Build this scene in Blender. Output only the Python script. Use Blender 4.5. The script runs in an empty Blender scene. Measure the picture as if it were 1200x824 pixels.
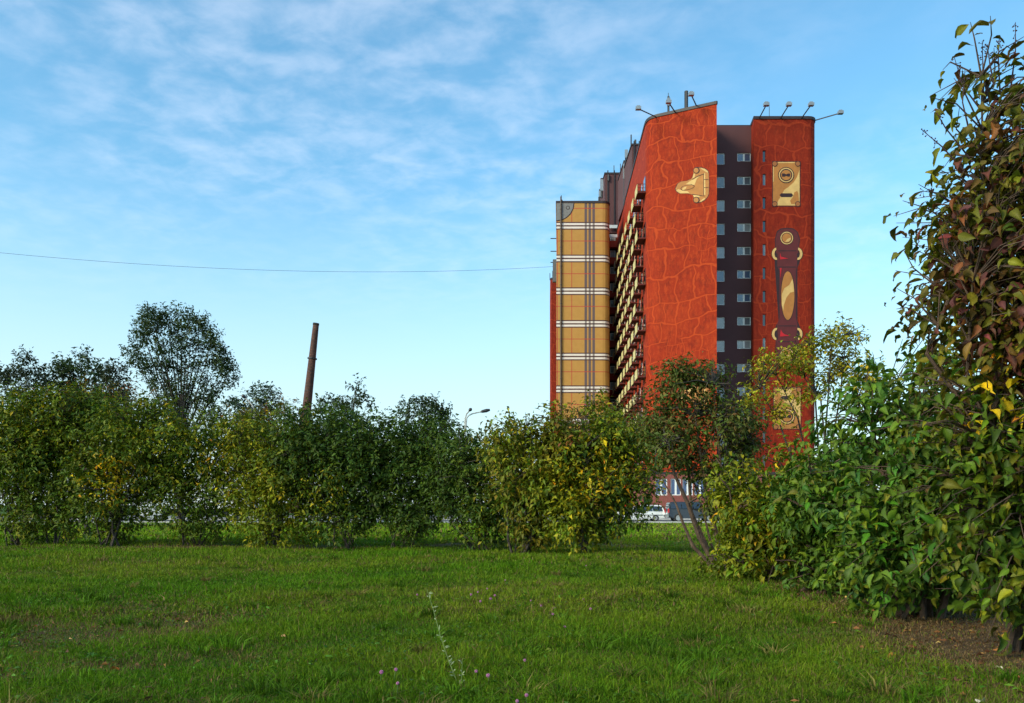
import bpy, bmesh, math, random
import numpy as np
from mathutils import Vector, Matrix

random.seed(7)
R = np.random.default_rng(7)
scene = bpy.context.scene
COL = scene.collection
rad = math.radians

# ------------------------------------------------------------------ camera
F = 1000.0            # focal length in pixels of the 1200 px wide photograph
HOR = 592.0           # horizon row
CH = 0.8              # camera height above the lawn
cam_d = bpy.data.cameras.new('camera')
cam = bpy.data.objects.new('camera', cam_d)
COL.objects.link(cam)
cam.location = (0, 0, CH)
cam.rotation_euler = (rad(90), 0, 0)
cam_d.sensor_width = 36.0
cam_d.lens = 36.0 * F / 1200.0
cam_d.shift_y = (HOR - 412.0) / 1200.0
cam_d.clip_start = 0.1
cam_d.clip_end = 8000
scene.camera = cam

# ------------------------------------------------------------------ sky and sun
SUN_EL, SUN_AZ = 27.0, -125.0          # azimuth clockwise from +Y (the view direction)
world = bpy.data.worlds.new('World')
scene.world = world
world.use_nodes = True
nt = world.node_tree
nt.nodes.clear()
def N(tree, kind, **kw):
    n = tree.nodes.new(kind)
    for k, v in kw.items():
        setattr(n, k, v)
    return n
wo = N(nt, 'ShaderNodeOutputWorld')
bg = N(nt, 'ShaderNodeBackground')
sky = N(nt, 'ShaderNodeTexSky', sky_type='NISHITA')
sky.sun_disc = False
sky.sun_elevation = rad(SUN_EL)
sky.sun_rotation = rad(SUN_AZ)
sky.altitude = 0
sky.air_density = 1.0
sky.dust_density = 1.8
sky.ozone_density = 1.2
bg.inputs['Strength'].default_value = 0.15
tc = N(nt, 'ShaderNodeTexCoord')
sep = N(nt, 'ShaderNodeSeparateXYZ')
nt.links.new(tc.outputs['Generated'], sep.inputs[0])
def wm(op, a, b=None, c=None, clamp=False):
    n = N(nt, 'ShaderNodeMath', operation=op, use_clamp=clamp)
    for i, v in enumerate((a, b, c)):
        if v is None:
            continue
        if isinstance(v, (int, float)):
            n.inputs[i].default_value = v
        else:
            nt.links.new(v, n.inputs[i])
    return n.outputs[0]
zc = wm('MAXIMUM', sep.outputs[2], 0.0)
den = wm('ADD', zc, 0.10)
cx = wm('DIVIDE', sep.outputs[0], den)
cy = wm('DIVIDE', sep.outputs[1], den)
comb = N(nt, 'ShaderNodeCombineXYZ')
nt.links.new(cx, comb.inputs[0]); nt.links.new(cy, comb.inputs[1])
mp = N(nt, 'ShaderNodeMapping')
mp.inputs['Rotation'].default_value = (0, 0, rad(24))
mp.inputs['Scale'].default_value = (1.35, 1.45, 1.0)
mp.inputs['Location'].default_value = (3.1, 1.7, 0)
nt.links.new(comb.outputs[0], mp.inputs[0])
def wnoise(scale, detail, rough, dist, loc):
    m2 = N(nt, 'ShaderNodeMapping'); m2.inputs['Location'].default_value = loc
    nt.links.new(mp.outputs[0], m2.inputs[0])
    n = N(nt, 'ShaderNodeTexNoise')
    n.inputs['Scale'].default_value = scale
    n.inputs['Detail'].default_value = detail
    n.inputs['Roughness'].default_value = rough
    n.inputs['Distortion'].default_value = dist
    nt.links.new(m2.outputs[0], n.inputs['Vector'])
    return n.outputs['Fac']
def wramp(v, a, b):
    n = N(nt, 'ShaderNodeMapRange'); n.interpolation_type = 'SMOOTHSTEP'
    nt.links.new(v, n.inputs[0])
    n.inputs[1].default_value = a; n.inputs[2].default_value = b
    n.inputs[3].default_value = 0; n.inputs[4].default_value = 1
    return n.outputs[0]
broad = wramp(wnoise(0.7, 3, 0.5, 0.2, (0.3, 0.9, 0)), 0.22, 0.60)
fine = wramp(wnoise(6.5, 5, 0.55, 0.2, (4, 2, 0)), 0.30, 0.80)
haze_fade = wramp(sep.outputs[2], 0.17, 0.36)
cl = wm('MULTIPLY', wm('MULTIPLY', broad, fine), haze_fade)
cl = wm('MULTIPLY', cl, 0.29)
tint = N(nt, 'ShaderNodeMix', data_type='RGBA', blend_type='MULTIPLY')
tint.inputs[0].default_value = 1.0
nt.links.new(sky.outputs[0], tint.inputs[6])
tint.inputs[7].default_value = (0.60, 1.0, 1.04, 1)
mixc = N(nt, 'ShaderNodeMix', data_type='RGBA')
nt.links.new(cl, mixc.inputs[0])
hz = N(nt, 'ShaderNodeMix', data_type='RGBA')      # pale haze low in the sky, the same all round
nt.links.new(wm('MULTIPLY', wramp(sep.outputs[2], 0.38, 0.0), 0.74), hz.inputs[0])
nt.links.new(tint.outputs[2], hz.inputs[6])
hz.inputs[7].default_value = (3.35, 3.85, 4.0, 1)
nt.links.new(hz.outputs[2], mixc.inputs[6])
mixc.inputs[7].default_value = (4.3, 4.5, 5.1, 1)
nt.links.new(mixc.outputs[2], bg.inputs['Color'])
nt.links.new(bg.outputs[0], wo.inputs['Surface'])

sun_d = bpy.data.lights.new('sun', 'SUN')
sun_d.energy = 2.0
sun_d.angle = rad(18)
sun_d.color = (1.0, 0.80, 0.58)
sun = bpy.data.objects.new('sun', sun_d)
COL.objects.link(sun)
to_sun = Vector((math.sin(rad(SUN_AZ)) * math.cos(rad(SUN_EL)), math.cos(rad(SUN_AZ)) * math.cos(rad(SUN_EL)), math.sin(rad(SUN_EL))))
sun.rotation_euler = (-to_sun).to_track_quat('-Z', 'Y').to_euler()
sun.location = to_sun * 50

scene.view_settings.view_transform = 'Standard'
scene.view_settings.look = 'None'
scene.view_settings.gamma = 1.0
scene.view_settings.use_curve_mapping = False
scene.view_settings.exposure = 0.86
scene.cycles.use_denoising = True
scene.cycles.max_bounces = 6
scene.cycles.transparent_max_bounces = 6

# ------------------------------------------------------------------ helpers
def P(x, y, d):
    """photo pixel at depth d -> world point"""
    return Vector(((x - 600.0) * d / F, d, CH + (HOR - y) * d / F))

def srgb(r, g, b):
    def f(c):
        c /= 255.0
        return c / 12.92 if c <= 0.04045 else ((c + 0.055) / 1.055) ** 2.4
    return (f(r), f(g), f(b), 1.0)

def tag(o, label=None, cat=None, group=None, kind=None):
    if label: o['label'] = label
    if cat: o['category'] = cat
    if group: o['group'] = group
    if kind: o['kind'] = kind
    return o

def empty(name, loc):
    o = bpy.data.objects.new(name, None)
    o.location = loc
    o.empty_display_size = 0.2
    COL.objects.link(o)
    return o

MATS = {}
def mat(name, col, rough=0.7, metal=0.0, var=0.12, scale=3.0, bump=0.0, spec=0.5, coat=0.0):
    """principled material with a little procedural colour variation"""
    if name in MATS:
        return MATS[name]
    m = bpy.data.materials.new(name); m.use_nodes = True
    t = m.node_tree; b = t.nodes['Principled BSDF']
    b.inputs['Roughness'].default_value = rough
    b.inputs['Metallic'].default_value = metal
    b.inputs['Specular IOR Level'].default_value = spec
    b.inputs['Coat Weight'].default_value = coat
    c = N(t, 'ShaderNodeTexCoord')
    n = N(t, 'ShaderNodeTexNoise')
    n.inputs['Scale'].default_value = scale; n.inputs['Detail'].default_value = 6
    t.links.new(c.outputs['Object'], n.inputs['Vector'])
    r = N(t, 'ShaderNodeValToRGB')
    col = tuple(col)[:3]
    r.color_ramp.elements[0].position = 0.3; r.color_ramp.elements[1].position = 0.7
    r.color_ramp.elements[0].color = tuple(max(0, v * (1 - var)) for v in col) + (1,)
    r.color_ramp.elements[1].color = tuple(min(1, v * (1 + var)) for v in col) + (1,)
    t.links.new(n.outputs['Fac'], r.inputs[0])
    t.links.new(r.outputs[0], b.inputs['Base Color'])
    if bump:
        bp = N(t, 'ShaderNodeBump'); bp.inputs['Strength'].default_value = bump
        bp.inputs['Distance'].default_value = 0.02
        t.links.new(n.outputs['Fac'], bp.inputs['Height']); t.links.new(bp.outputs[0], b.inputs['Normal'])
    MATS[name] = m
    return m

class MB:
    """collects polygons; build() links them as one mesh object"""
    def __init__(self):
        self.v = []; self.f = []; self.uv = []; self.mi = []
    def poly(self, pts, uv=None, mi=0):
        k = len(self.v)
        self.v.extend([tuple(p) for p in pts])
        self.f.append(tuple(range(k, k + len(pts))))
        self.uv.append(uv if uv else [(0, 0)] * len(pts))
        self.mi.append(mi)
    def box(self, x0, x1, y0, y1, z0, z1, mi=0):
        c = [(x0,y0,z0),(x1,y0,z0),(x1,y1,z0),(x0,y1,z0),(x0,y0,z1),(x1,y0,z1),(x1,y1,z1),(x0,y1,z1)]
        for q in ((0,3,2,1),(4,5,6,7),(0,1,5,4),(1,2,6,5),(2,3,7,6),(3,0,4,7)):
            self.poly([c[i] for i in q], mi=mi)
    def tube(self, pts, radii, sides=7, mi=0, caps=True):
        pts = [Vector(p) for p in pts]
        if isinstance(radii, (int, float)): radii = [radii] * len(pts)
        rings = []
        for i, p in enumerate(pts):
            a = pts[max(i - 1, 0)]; b = pts[min(i + 1, len(pts) - 1)]
            t = (b - a).normalized()
            u = t.cross(Vector((0.3, 0.9, 0.12)))
            if u.length < 1e-3: u = t.cross(Vector((1, 0, 0)))
            u.normalize(); w = t.cross(u)
            rings.append([p + (u * math.cos(q) + w * math.sin(q)) * radii[i] for q in [2 * math.pi * s / sides for s in range(sides)]])
        for i in range(len(rings) - 1):
            for s in range(sides):
                t2 = (s + 1) % sides
                self.poly([rings[i][s], rings[i][t2], rings[i+1][t2], rings[i+1][s]], mi=mi)
        if caps:
            self.poly(rings[0][::-1], mi=mi); self.poly(rings[-1], mi=mi)
    def build(self, name, mats, parent=None, smooth=False, loc=None):
        me = bpy.data.meshes.new(name)
        off = Vector((0, 0, 0)) if loc is None else Vector(loc)
        me.from_pydata([(a[0]-off.x, a[1]-off.y, a[2]-off.z) for a in self.v], [], self.f)
        uvl = me.uv_layers.new(name='UVMap')
        flat = [c for u in self.uv for p in u for c in p]
        uvl.data.foreach_set('uv', flat)
        if not isinstance(mats, (list, tuple)): mats = [mats]
        for m in mats: me.materials.append(m)
        me.polygons.foreach_set('material_index', self.mi)
        if smooth:
            # weld so shading is continuous
            bm = bmesh.new(); bm.from_mesh(me); bmesh.ops.remove_doubles(bm, verts=bm.verts, dist=1e-5)
            for fa in bm.faces: fa.smooth = True
            bm.to_mesh(me); bm.free()
        me.update()
        o = bpy.data.objects.new(name, me)
        COL.objects.link(o)
        o.location = off
        if parent:
            o.parent = parent
            o.location = off - Vector(parent_abs(parent))
        return o

def parent_abs(o):
    p = Vector(o.location)
    while o.parent:
        o = o.parent; p += Vector(o.location)
    return p

def copy_tree(o, parent=None, loc=None):
    c = o.copy(); COL.objects.link(c); c.parent = parent
    if loc is not None: c.location = loc
    for ch in list(o.children):
        copy_tree(ch, c)
    return c

# ------------------------------------------------------------------ node material helpers
class NT:
    def __init__(self, name):
        self.m = bpy.data.materials.new(name); self.m.use_nodes = True
        self.t = self.m.node_tree; self.b = self.t.nodes['Principled BSDF']
        MATS[name] = self.m
    def n(self, kind, **kw): return N(self.t, kind, **kw)
    def l(self, a, b): self.t.links.new(a, b)
    def math(self, op, a, b=None, clamp=False):
        n = self.n('ShaderNodeMath', operation=op, use_clamp=clamp)
        for i, v in enumerate((a, b)):
            if v is None: continue
            if isinstance(v, (int, float)): n.inputs[i].default_value = v
            else: self.l(v, n.inputs[i])
        return n.outputs[0]
    def ramp(self, v, a, b, lo=0.0, hi=1.0):
        n = self.n('ShaderNodeMapRange'); n.interpolation_type = 'SMOOTHSTEP'
        self.l(v, n.inputs[0])
        for i, q in enumerate((a, b, lo, hi)): n.inputs[i + 1].default_value = q
        return n.outputs[0]
    def mix(self, f, a, b):
        n = self.n('ShaderNodeMix', data_type='RGBA')
        if isinstance(f, (int, float)): n.inputs[0].default_value = f
        else: self.l(f, n.inputs[0])
        for s, v in ((6, a), (7, b)):
            if isinstance(v, tuple): n.inputs[s].default_value = v if len(v) == 4 else v + (1,)
            else: self.l(v, n.inputs[s])
        return n.outputs[2]
    def noise(self, vec, scale, detail=5, rough=0.55, dist=0.0):
        n = self.n('ShaderNodeTexNoise')
        n.inputs['Scale'].default_value = scale; n.inputs['Detail'].default_value = detail
        n.inputs['Roughness'].default_value = rough; n.inputs['Distortion'].default_value = dist
        if vec is not None: self.l(vec, n.inputs['Vector'])
        return n
    def mapping(self, vec, scale=(1,1,1), loc=(0,0,0)):
        n = self.n('ShaderNodeMapping'); n.inputs['Scale'].default_value = scale; n.inputs['Location'].default_value = loc
        self.l(vec, n.inputs[0]); return n.outputs[0]

def leather_material(name, base, dark, line, seed):
    """painted crocodile leather: squarish scales in wobbly rows, paler seams, mottled and weathered paint"""
    k = NT(name)
    uv = k.n('ShaderNodeUVMap').outputs[0]
    def warp(vec, scale, amp, off):
        w = k.noise(k.mapping(uv, loc=(seed + off, seed * 2 - off, 0)), scale, 2, 0.5)
        sub = k.n('ShaderNodeVectorMath', operation='SUBTRACT'); k.l(w.outputs['Color'], sub.inputs[0]); sub.inputs[1].default_value = (0.5, 0.5, 0.5)
        va = k.n('ShaderNodeVectorMath', operation='MULTIPLY_ADD'); k.l(sub.outputs[0], va.inputs[0]); va.inputs[1].default_value = (amp, amp * 1.15, 0); k.l(vec, va.inputs[2])
        return va.outputs[0]
    wv = warp(warp(uv, 0.16, 4.2, 0), 0.6, 0.95, 11)
    def brick(bw, rh, mortar, smooth, loc):
        b = k.n('ShaderNodeTexBrick'); b.offset = 0.42; b.offset_frequency = 2; b.squash = 0.72; b.squash_frequency = 3
        k.l(k.mapping(wv, loc=loc), b.inputs['Vector'])
        b.inputs['Scale'].default_value = 1.0; b.inputs['Brick Width'].default_value = bw; b.inputs['Row Height'].default_value = rh
        b.inputs['Mortar Size'].default_value = mortar; b.inputs['Mortar Smooth'].default_value = smooth
        return b.outputs['Fac']
    reg = k.ramp(k.noise(k.mapping(uv, loc=(seed * 3, 4, 0)), 0.12, 1).outputs['Fac'], 0.56, 0.585)
    def pick(a, b):
        m_ = k.n('ShaderNodeMix', data_type='FLOAT'); k.l(reg, m_.inputs[0]); k.l(a, m_.inputs[2]); k.l(b, m_.inputs[3]); return m_.outputs[0]
    lines = pick(brick(2.35, 2.75, 0.12, 0.5, (seed, 0.7, 0)), brick(1.15, 1.6, 0.06, 0.5, (seed, 0.3, 0)))
    rim = pick(brick(2.35, 2.75, 0.55, 1.0, (seed, 0.7, 0)), brick(1.15, 1.6, 0.3, 1.0, (seed, 0.3, 0)))
    mott = k.noise(k.mapping(uv, scale=(2.6, 1.1, 1)), 1.0, 9, 0.78, 0.6)
    patch = k.math('MULTIPLY', k.ramp(mott.outputs['Fac'], 0.46, 0.62), k.ramp(rim, 0.25, 0.75, 1.0, 0.0))
    c = k.mix(k.math('MULTIPLY', patch, 0.5), base, line)
    drk = k.ramp(k.noise(k.mapping(uv, scale=(1.3, .7, 1), loc=(9, 2, 0)), 1.0, 9, 0.75).outputs['Fac'], 0.46, 0.66)
    c = k.mix(k.math('MULTIPLY', drk, 0.6), c, dark)
    c = k.mix(k.math('MULTIPLY', lines, 0.68), c, line)
    streak = k.ramp(k.noise(k.mapping(uv, scale=(1.6, 0.05, 1), loc=(3, seed, 0)), 1.0, 6, 0.6).outputs['Fac'], 0.5, 0.78)
    c = k.mix(k.math('MULTIPLY', streak, 0.3), c, dark)
    fade = k.ramp(k.noise(k.mapping(uv, loc=(1, seed, 0)), 0.1, 3).outputs['Fac'], 0.45, 0.7)
    c = k.mix(k.math('MULTIPLY', fade, 0.18), c, line)
    s2 = k.n('ShaderNodeSeparateXYZ'); k.l(uv, s2.inputs[0])
    j = k.ramp(k.math('PINGPONG', s2.outputs[1], 1.495), 0.012, 0.03, 1.0, 0.0)
    c = k.mix(k.math('MULTIPLY', j, 0.3), c, dark)
    k.l(c, k.b.inputs['Base Color'])
    k.b.inputs['Roughness'].default_value = 0.8
    k.b.inputs['Specular IOR Level'].default_value = 0.2
    bp = k.n('ShaderNodeBump'); bp.inputs['Strength'].default_value = 0.35; bp.inputs['Distance'].default_value = 0.05
    k.l(mott.outputs['Fac'], bp.inputs['Height']); k.l(bp.outputs[0], k.b.inputs['Normal'])
    return k.m

LEATHER = leather_material('leather_paint_orange', srgb(140, 37, 8), srgb(96, 20, 7), srgb(178, 66, 22), 2.3)
LEATHER2 = leather_material('leather_paint_red', srgb(122, 30, 11), srgb(84, 17, 9), srgb(156, 54, 24), 7.7)
DARKWALL = mat('maroon_wall_paint', srgb(82, 48, 50), 0.8, scale=0.35, var=0.14, bump=0.1)
REDWALL = mat('plain_red_wall_paint', srgb(168, 50, 24), 0.8, scale=0.5, var=0.16, bump=0.1)
CAPMAT = mat('dark_roof_coping', srgb(45, 35, 38), 0.6)
WHITEFRAME = mat('white_window_frame', srgb(225, 225, 222), 0.5, var=0.04)
CREAM = mat('cream_balcony_panel', srgb(196, 180, 122), 0.6, var=0.06, scale=1.0)
SOFFIT = mat('dark_maroon_concrete', srgb(92, 32, 26), 0.85)
RAIL = mat('dark_railing_metal', srgb(38, 30, 30), 0.5, 0.3)
METAL = mat('galvanised_metal', srgb(150, 152, 155), 0.45, 0.6)
DARKMETAL = mat('dark_steel', srgb(50, 50, 54), 0.5, 0.4)
INK = mat('mural_dark_outline', srgb(42, 20, 28), 0.8)
GOLD = mat('mural_ochre_paint', srgb(164, 106, 48), 0.75, scale=1.5)
GOLDL = mat('mural_pale_gold_paint', srgb(198, 160, 98), 0.75, scale=1.5)
GOLDD = mat('mural_brown_gold_paint', srgb(146, 88, 44), 0.75, scale=1.5)
STRAP = mat('mural_maroon_paint', srgb(84, 22, 26), 0.75, scale=1.5)
STRAPD = mat('mural_dark_maroon_paint', srgb(66, 20, 30), 0.75, scale=1.5)
CRIMSON = mat('mural_crimson_paint', srgb(176, 14, 30), 0.75)
GREYPAINT = mat('mural_grey_paint', srgb(118, 116, 116), 0.75)

def glass(name, col, rough=0.06):
    m = mat(name, col, rough, 0.0, var=0.25, scale=0.8, spec=1.0, coat=0.6)
    return m
GLASS = [glass('window_glass_blue', srgb(70, 92, 118)), glass('window_glass_grey', srgb(96, 104, 110)), glass('window_glass_curtained', srgb(140, 142, 142), 0.15)]
DGLASS = glass('dark_window_glass', srgb(24, 26, 32))

# plaid
def plaid_material():
    k = NT('plaid_paint')
    uv = k.n('ShaderNodeUVMap').outputs[0]
    s = k.n('ShaderNodeSeparateXYZ'); k.l(uv, s.inputs[0])
    u, v = s.outputs[0], s.outputs[1]        # u metres from the left edge, v metres below the top
    PER = 38.3 * 0.1366
    def band(co, centre, half, per=None, soft=0.02):
        a = k.math('SUBTRACT', co, centre)
        if per:
            a = k.math('PINGPONG', k.math('ADD', k.math('ABSOLUTE', k.math('ADD', a, per * 40)), 0.0), per / 2)
        else:
            a = k.math('ABSOLUTE', a)
        return k.ramp(a, half - soft, half + soft, 1.0, 0.0)
    n = k.noise(k.mapping(uv, scale=(1, 1, 1)), 1.2, 8, 0.7)
    base = k.mix(n.outputs['Fac'], srgb(162, 116, 50), srgb(186, 140, 72))
    q = 0.1366
    c = base
    grey = srgb(78, 68, 80); red = srgb(170, 44, 44)
    for xc in (34.5, 39.1, 43.7):
        c = k.mix(k.math('MULTIPLY', band(u, xc * q, 1.5 * q), 0.92), c, grey)
    for xc in (1.2, 18.0):
        c = k.mix(k.math('MULTIPLY', band(u, xc * q, 0.5 * q), 0.75), c, red)
    c = k.mix(k.math('MULTIPLY', band(v, (282.0 - 237) * q, 0.5 * q, PER), 0.75), c, red)
    c = k.mix(k.math('MULTIPLY', band(v, (264.2 - 237) * q, 4.6 * q, PER), 0.95), c, srgb(74, 46, 48))
    wh = k.mix(n.outputs['Fac'], srgb(206, 194, 186), srgb(226, 216, 210))
    for yc in (262.2, 266.2):
        c = k.mix(band(v, (yc - 237) * q, 1.15 * q, PER), c, wh)
    # dark where the grey verticals cross the bands
    for xc in (34.5, 39.1, 43.7):
        cr = k.math('MULTIPLY', band(u, xc * q, 1.2 * q), band(v, (264.2 - 237) * q, 4.2 * q, PER))
        c = k.mix(k.math('MULTIPLY', cr, 0.7), c, srgb(50, 34, 42))
    k.l(c, k.b.inputs['Base Color'])
    k.b.inputs['Roughness'].default_value = 0.75
    return k.m
PLAID = plaid_material()

# ------------------------------------------------------------------ ground
def und(x, y):
    f = np.clip((30 - y) / 12, 0, 1)
    return f * (0.020 * np.sin(x * 0.9 + 1.3 * np.sin(y * 0.5)) + 0.018 * np.sin(y * 1.1 + 0.7 * np.sin(x * 0.8 + 2)) + 0.012 * np.sin(2.3 * x + 1.7 * y))
ROADZ = -0.66
def gz(x, y):
    x = np.asarray(x, float); y = np.asarray(y, float)
    s = np.clip((y - 18) / (69 - 18), 0, 1)
    return ROADZ * s + und(x, y)

def patchn(x, y, s=1.0, o=0.0):
    x = x * s + o; y = y * s - o * 0.7
    return (np.sin(1.3 * x + 1.1 * np.sin(0.9 * y + 0.4)) + np.sin(1.7 * y + 1.4 * np.sin(1.1 * x - 0.8)) + 0.6 * np.sin(3.1 * x - 2.2 * y + np.sin(2.3 * y)) + 0.5 * np.sin(4.7 * y + 3.3 * x + 1.5 * np.sin(1.9 * x))) / 3.1

def bare_mask(x, y):
    """0..1: trodden earth along the right hedge, at the left foreground and under the hedge"""
    m = 1 / (1 + np.exp(-(x - (1.62 + 0.10 * y) + 0.35 * patchn(x, y, 1.6)) / 0.14))
    m = m * np.clip(1.5 - 0.10 * y, 0.25, 1)
    l = np.clip((-x - 0.9 - 0.12 * (y - 3.4)) / 0.9, 0, 1) * np.clip((7.6 - y) / 1.5, 0, 1)
    m2 = l * np.clip(0.35 + 0.75 * patchn(x, y, 2.4, 3), 0, 0.5)
    hl = 17.2 + 0.17 * x * (x < 0) - 0.20 * x * (x > 0)
    hd = np.exp(-((y - hl) / 0.55) ** 2) * np.clip(0.65 + 0.6 * patchn(x, y, 1.5, 7), 0, 1) * (x < 3) * 0.9
    return np.clip(np.maximum(np.maximum(m, m2), hd), 0, 1)

def ground_sheet():
    xs = np.unique(np.concatenate([[-4000, -1500, -600, -250, -120, -70, -40, -25], np.arange(-16, 9.01, 0.25), [14, 25, 40, 70, 120, 250, 600, 1500, 4000]]))
    ys = np.unique(np.concatenate([[-300, -60, -10], np.arange(0, 20.01, 0.25), [22, 26, 30, 40, 50, 60, 69, 100, 200, 500, 1200, 3000, 7000]]))
    X, Y = np.meshgrid(xs, ys)
    Z = gz(X, Y)
    Z[(np.abs(X) > 60)] -= 0.0
    nx, ny = len(xs), len(ys)
    v = np.stack([X.ravel(), Y.ravel(), Z.ravel()], 1)
    i = np.arange(nx * ny).reshape(ny, nx)
    f = np.stack([i[:-1, :-1].ravel(), i[:-1, 1:].ravel(), i[1:, 1:].ravel(), i[1:, :-1].ravel()], 1)
    me = bpy.data.meshes.new('ground'); me.from_pydata(v.tolist(), [], f.tolist())
    a = me.attributes.new('bare', 'FLOAT', 'POINT'); a.data.foreach_set('value', bare_mask(X.ravel(), Y.ravel()).astype(np.float32))
    for p in me.polygons: p.use_smooth = True
    o = bpy.data.objects.new('ground', me); COL.objects.link(o)
    k = NT('turf_soil')
    co = k.n('ShaderNodeTexCoord').outputs['Object']
    at = k.n('ShaderNodeAttribute'); at.attribute_name = 'bare'
    n1 = k.noise(co, 1.1, 6, 0.65); n2 = k.noise(co, 28, 4, 0.7)
    soil = k.mix(n2.outputs['Fac'], (0.045, 0.026, 0.015), (0.17, 0.105, 0.060))
    turf = k.mix(n1.outputs['Fac'], (0.035, 0.072, 0.006), (0.065, 0.125, 0.009))
    turf = k.mix(k.math('MULTIPLY', n2.outputs['Fac'], 0.45), turf, (0.018, 0.03, 0.006))
    c = k.mix(at.outputs['Fac'], turf, soil)
    k.l(c, k.b.inputs['Base Color']); k.b.inputs['Roughness'].default_value = 0.95
    k.b.inputs['Specular IOR Level'].default_value = 0.1
    bp = k.n('ShaderNodeBump'); bp.inputs['Strength'].default_value = 0.7; bp.inputs['Distance'].default_value = 0.03
    k.l(n2.outputs['Fac'], bp.inputs['Height']); k.l(bp.outputs[0], k.b.inputs['Normal'])
    me.materials.append(k.m)
    tag(o, 'green lawn sloping gently down to the road', 'ground', kind='structure')
ground_sheet()

ASPHALT = mat('asphalt', (0.06, 0.06, 0.065), 0.85, scale=9, var=0.35, bump=0.3)
CONC = mat('pale_kerb_concrete', (0.42, 0.41, 0.39), 0.85, scale=4, var=0.2)
PAVE = mat('pavement_grey', (0.22, 0.21, 0.20), 0.85, scale=3, var=0.2)
PAINT = mat('white_road_paint', (0.75, 0.75, 0.72), 0.6, var=0.1)
RY0, RY1 = 70.0, 84.0
m = MB(); m.box(-400, 400, RY0, RY1, ROADZ - 0.3, ROADZ + 0.012); tag(m.build('road', ASPHALT), 'grey asphalt road behind the hedge', 'road', kind='structure')
m = MB(); m.box(-400, 400, RY0 - 0.22, RY0 - 0.003, ROADZ - 0.3, ROADZ + 0.13); tag(m.build('kerb', CONC), 'pale kerb along the near side of the road', 'kerb', kind='structure')
m = MB(); m.box(-400, 400, RY1 + 0.003, RY1 + 0.22, ROADZ - 0.3, ROADZ + 0.135); tag(m.build('kerb', CONC), 'pale kerb along the far side of the road', 'kerb', kind='structure')
m = MB(); m.box(-400, 400, RY1 + 0.223, 112, ROADZ - 0.3, ROADZ + 0.125); tag(m.build('pavement', PAVE), 'paved forecourt in front of the tower block', 'pavement', kind='structure')
m = MB()
for i in range(-30, 30):
    m.box(i * 6.0, i * 6.0 + 2.5, 76.9, 77.05, ROADZ, ROADZ + 0.017)
tag(m.build('road_markings', PAINT), 'dashed white centre line on the road', 'road marking', kind='structure')
m = MB(); m.box(-60, -14, 55.0, 56.6, -0.9, -0.44); tag(m.build('path', mat('footpath_paving', (0.33, 0.28, 0.25), 0.9)), 'pale footpath crossing the lawn behind the hedge', 'path', kind='structure')

# ------------------------------------------------------------------ the apartment building
GB = ROADZ + 0.12
TOP = CH + 48.5
block = empty('apartment_building', (24.0, 106.0, GB))
tag(block, 'tall apartment building painted like stacked crocodile leather and plaid suitcases', 'building')

def prism(name, pts, z0, z1, mats, parent, uv0=0.0, skip=(), vtop=None, roof=True, roofmat=None):
    """walls over a footprint polyline (closed), u = arc length, v = height (or depth under vtop)"""
    mb = MB(); u = uv0; n = len(pts)
    for i in range(n):
        a = pts[i]; b = pts[(i + 1) % n]
        L = math.hypot(b[0] - a[0], b[1] - a[1])
        if i not in skip:
            va, vb = (z0, z1) if vtop is None else (vtop - z0, vtop - z1)
            mb.poly([(a[0], a[1], z0), (b[0], b[1], z0), (b[0], b[1], z1), (a[0], a[1], z1)], [(u, va), (u + L, va), (u + L, vb), (u, vb)])
        u += L
    if roof:
        mb.poly([(p[0], p[1], z1) for p in pts], mi=0 if roofmat is None else 1)
    ms = [mats] if roofmat is None else [mats, roofmat]
    return mb.build(name, ms, parent)

def coping(pts, z, parent, closed=False, w=0.10, h=0.28):
    mb = MB()
    seg = list(zip(pts[:-1], pts[1:]))
    # outline offset outward (to the right of travel direction)
    offs = []
    for i, p in enumerate(pts):
        a = Vector(pts[max(i - 1, 0)]); b = Vector(pts[min(i + 1, len(pts) - 1)])
        t = (b - a).normalized(); nrm = Vector((t.y, -t.x))
        offs.append(nrm)
    for i in range(len(pts) - 1):
        q = []
        for s in (i, i + 1):
            o = Vector(pts[s]) + offs[s] * w; n_ = Vector(pts[s]) - offs[s] * 0.25
            q.append((o, n_))
        (oa, na), (ob, nb) = q
        z0, z1 = z - 0.08, z + h
        mb.poly([(oa.x, oa.y, z0), (ob.x, ob.y, z0), (ob.x, ob.y, z1), (oa.x, oa.y, z1)])
        mb.poly([(oa.x, oa.y, z1), (ob.x, ob.y, z1), (nb.x, nb.y, z1), (na.x, na.y, z1)])
        mb.poly([(na.x, na.y, z1), (nb.x, nb.y, z1), (nb.x, nb.y, z0 + .09), (na.x, na.y, z0 + .09)])
        mb.poly([(oa.x, oa.y, z0), (ob.x, ob.y, z0), (nb.x, nb.y, z0), (na.x, na.y, z0)])
    return mb.build('roof_coping', CAPMAT, parent)

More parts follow.
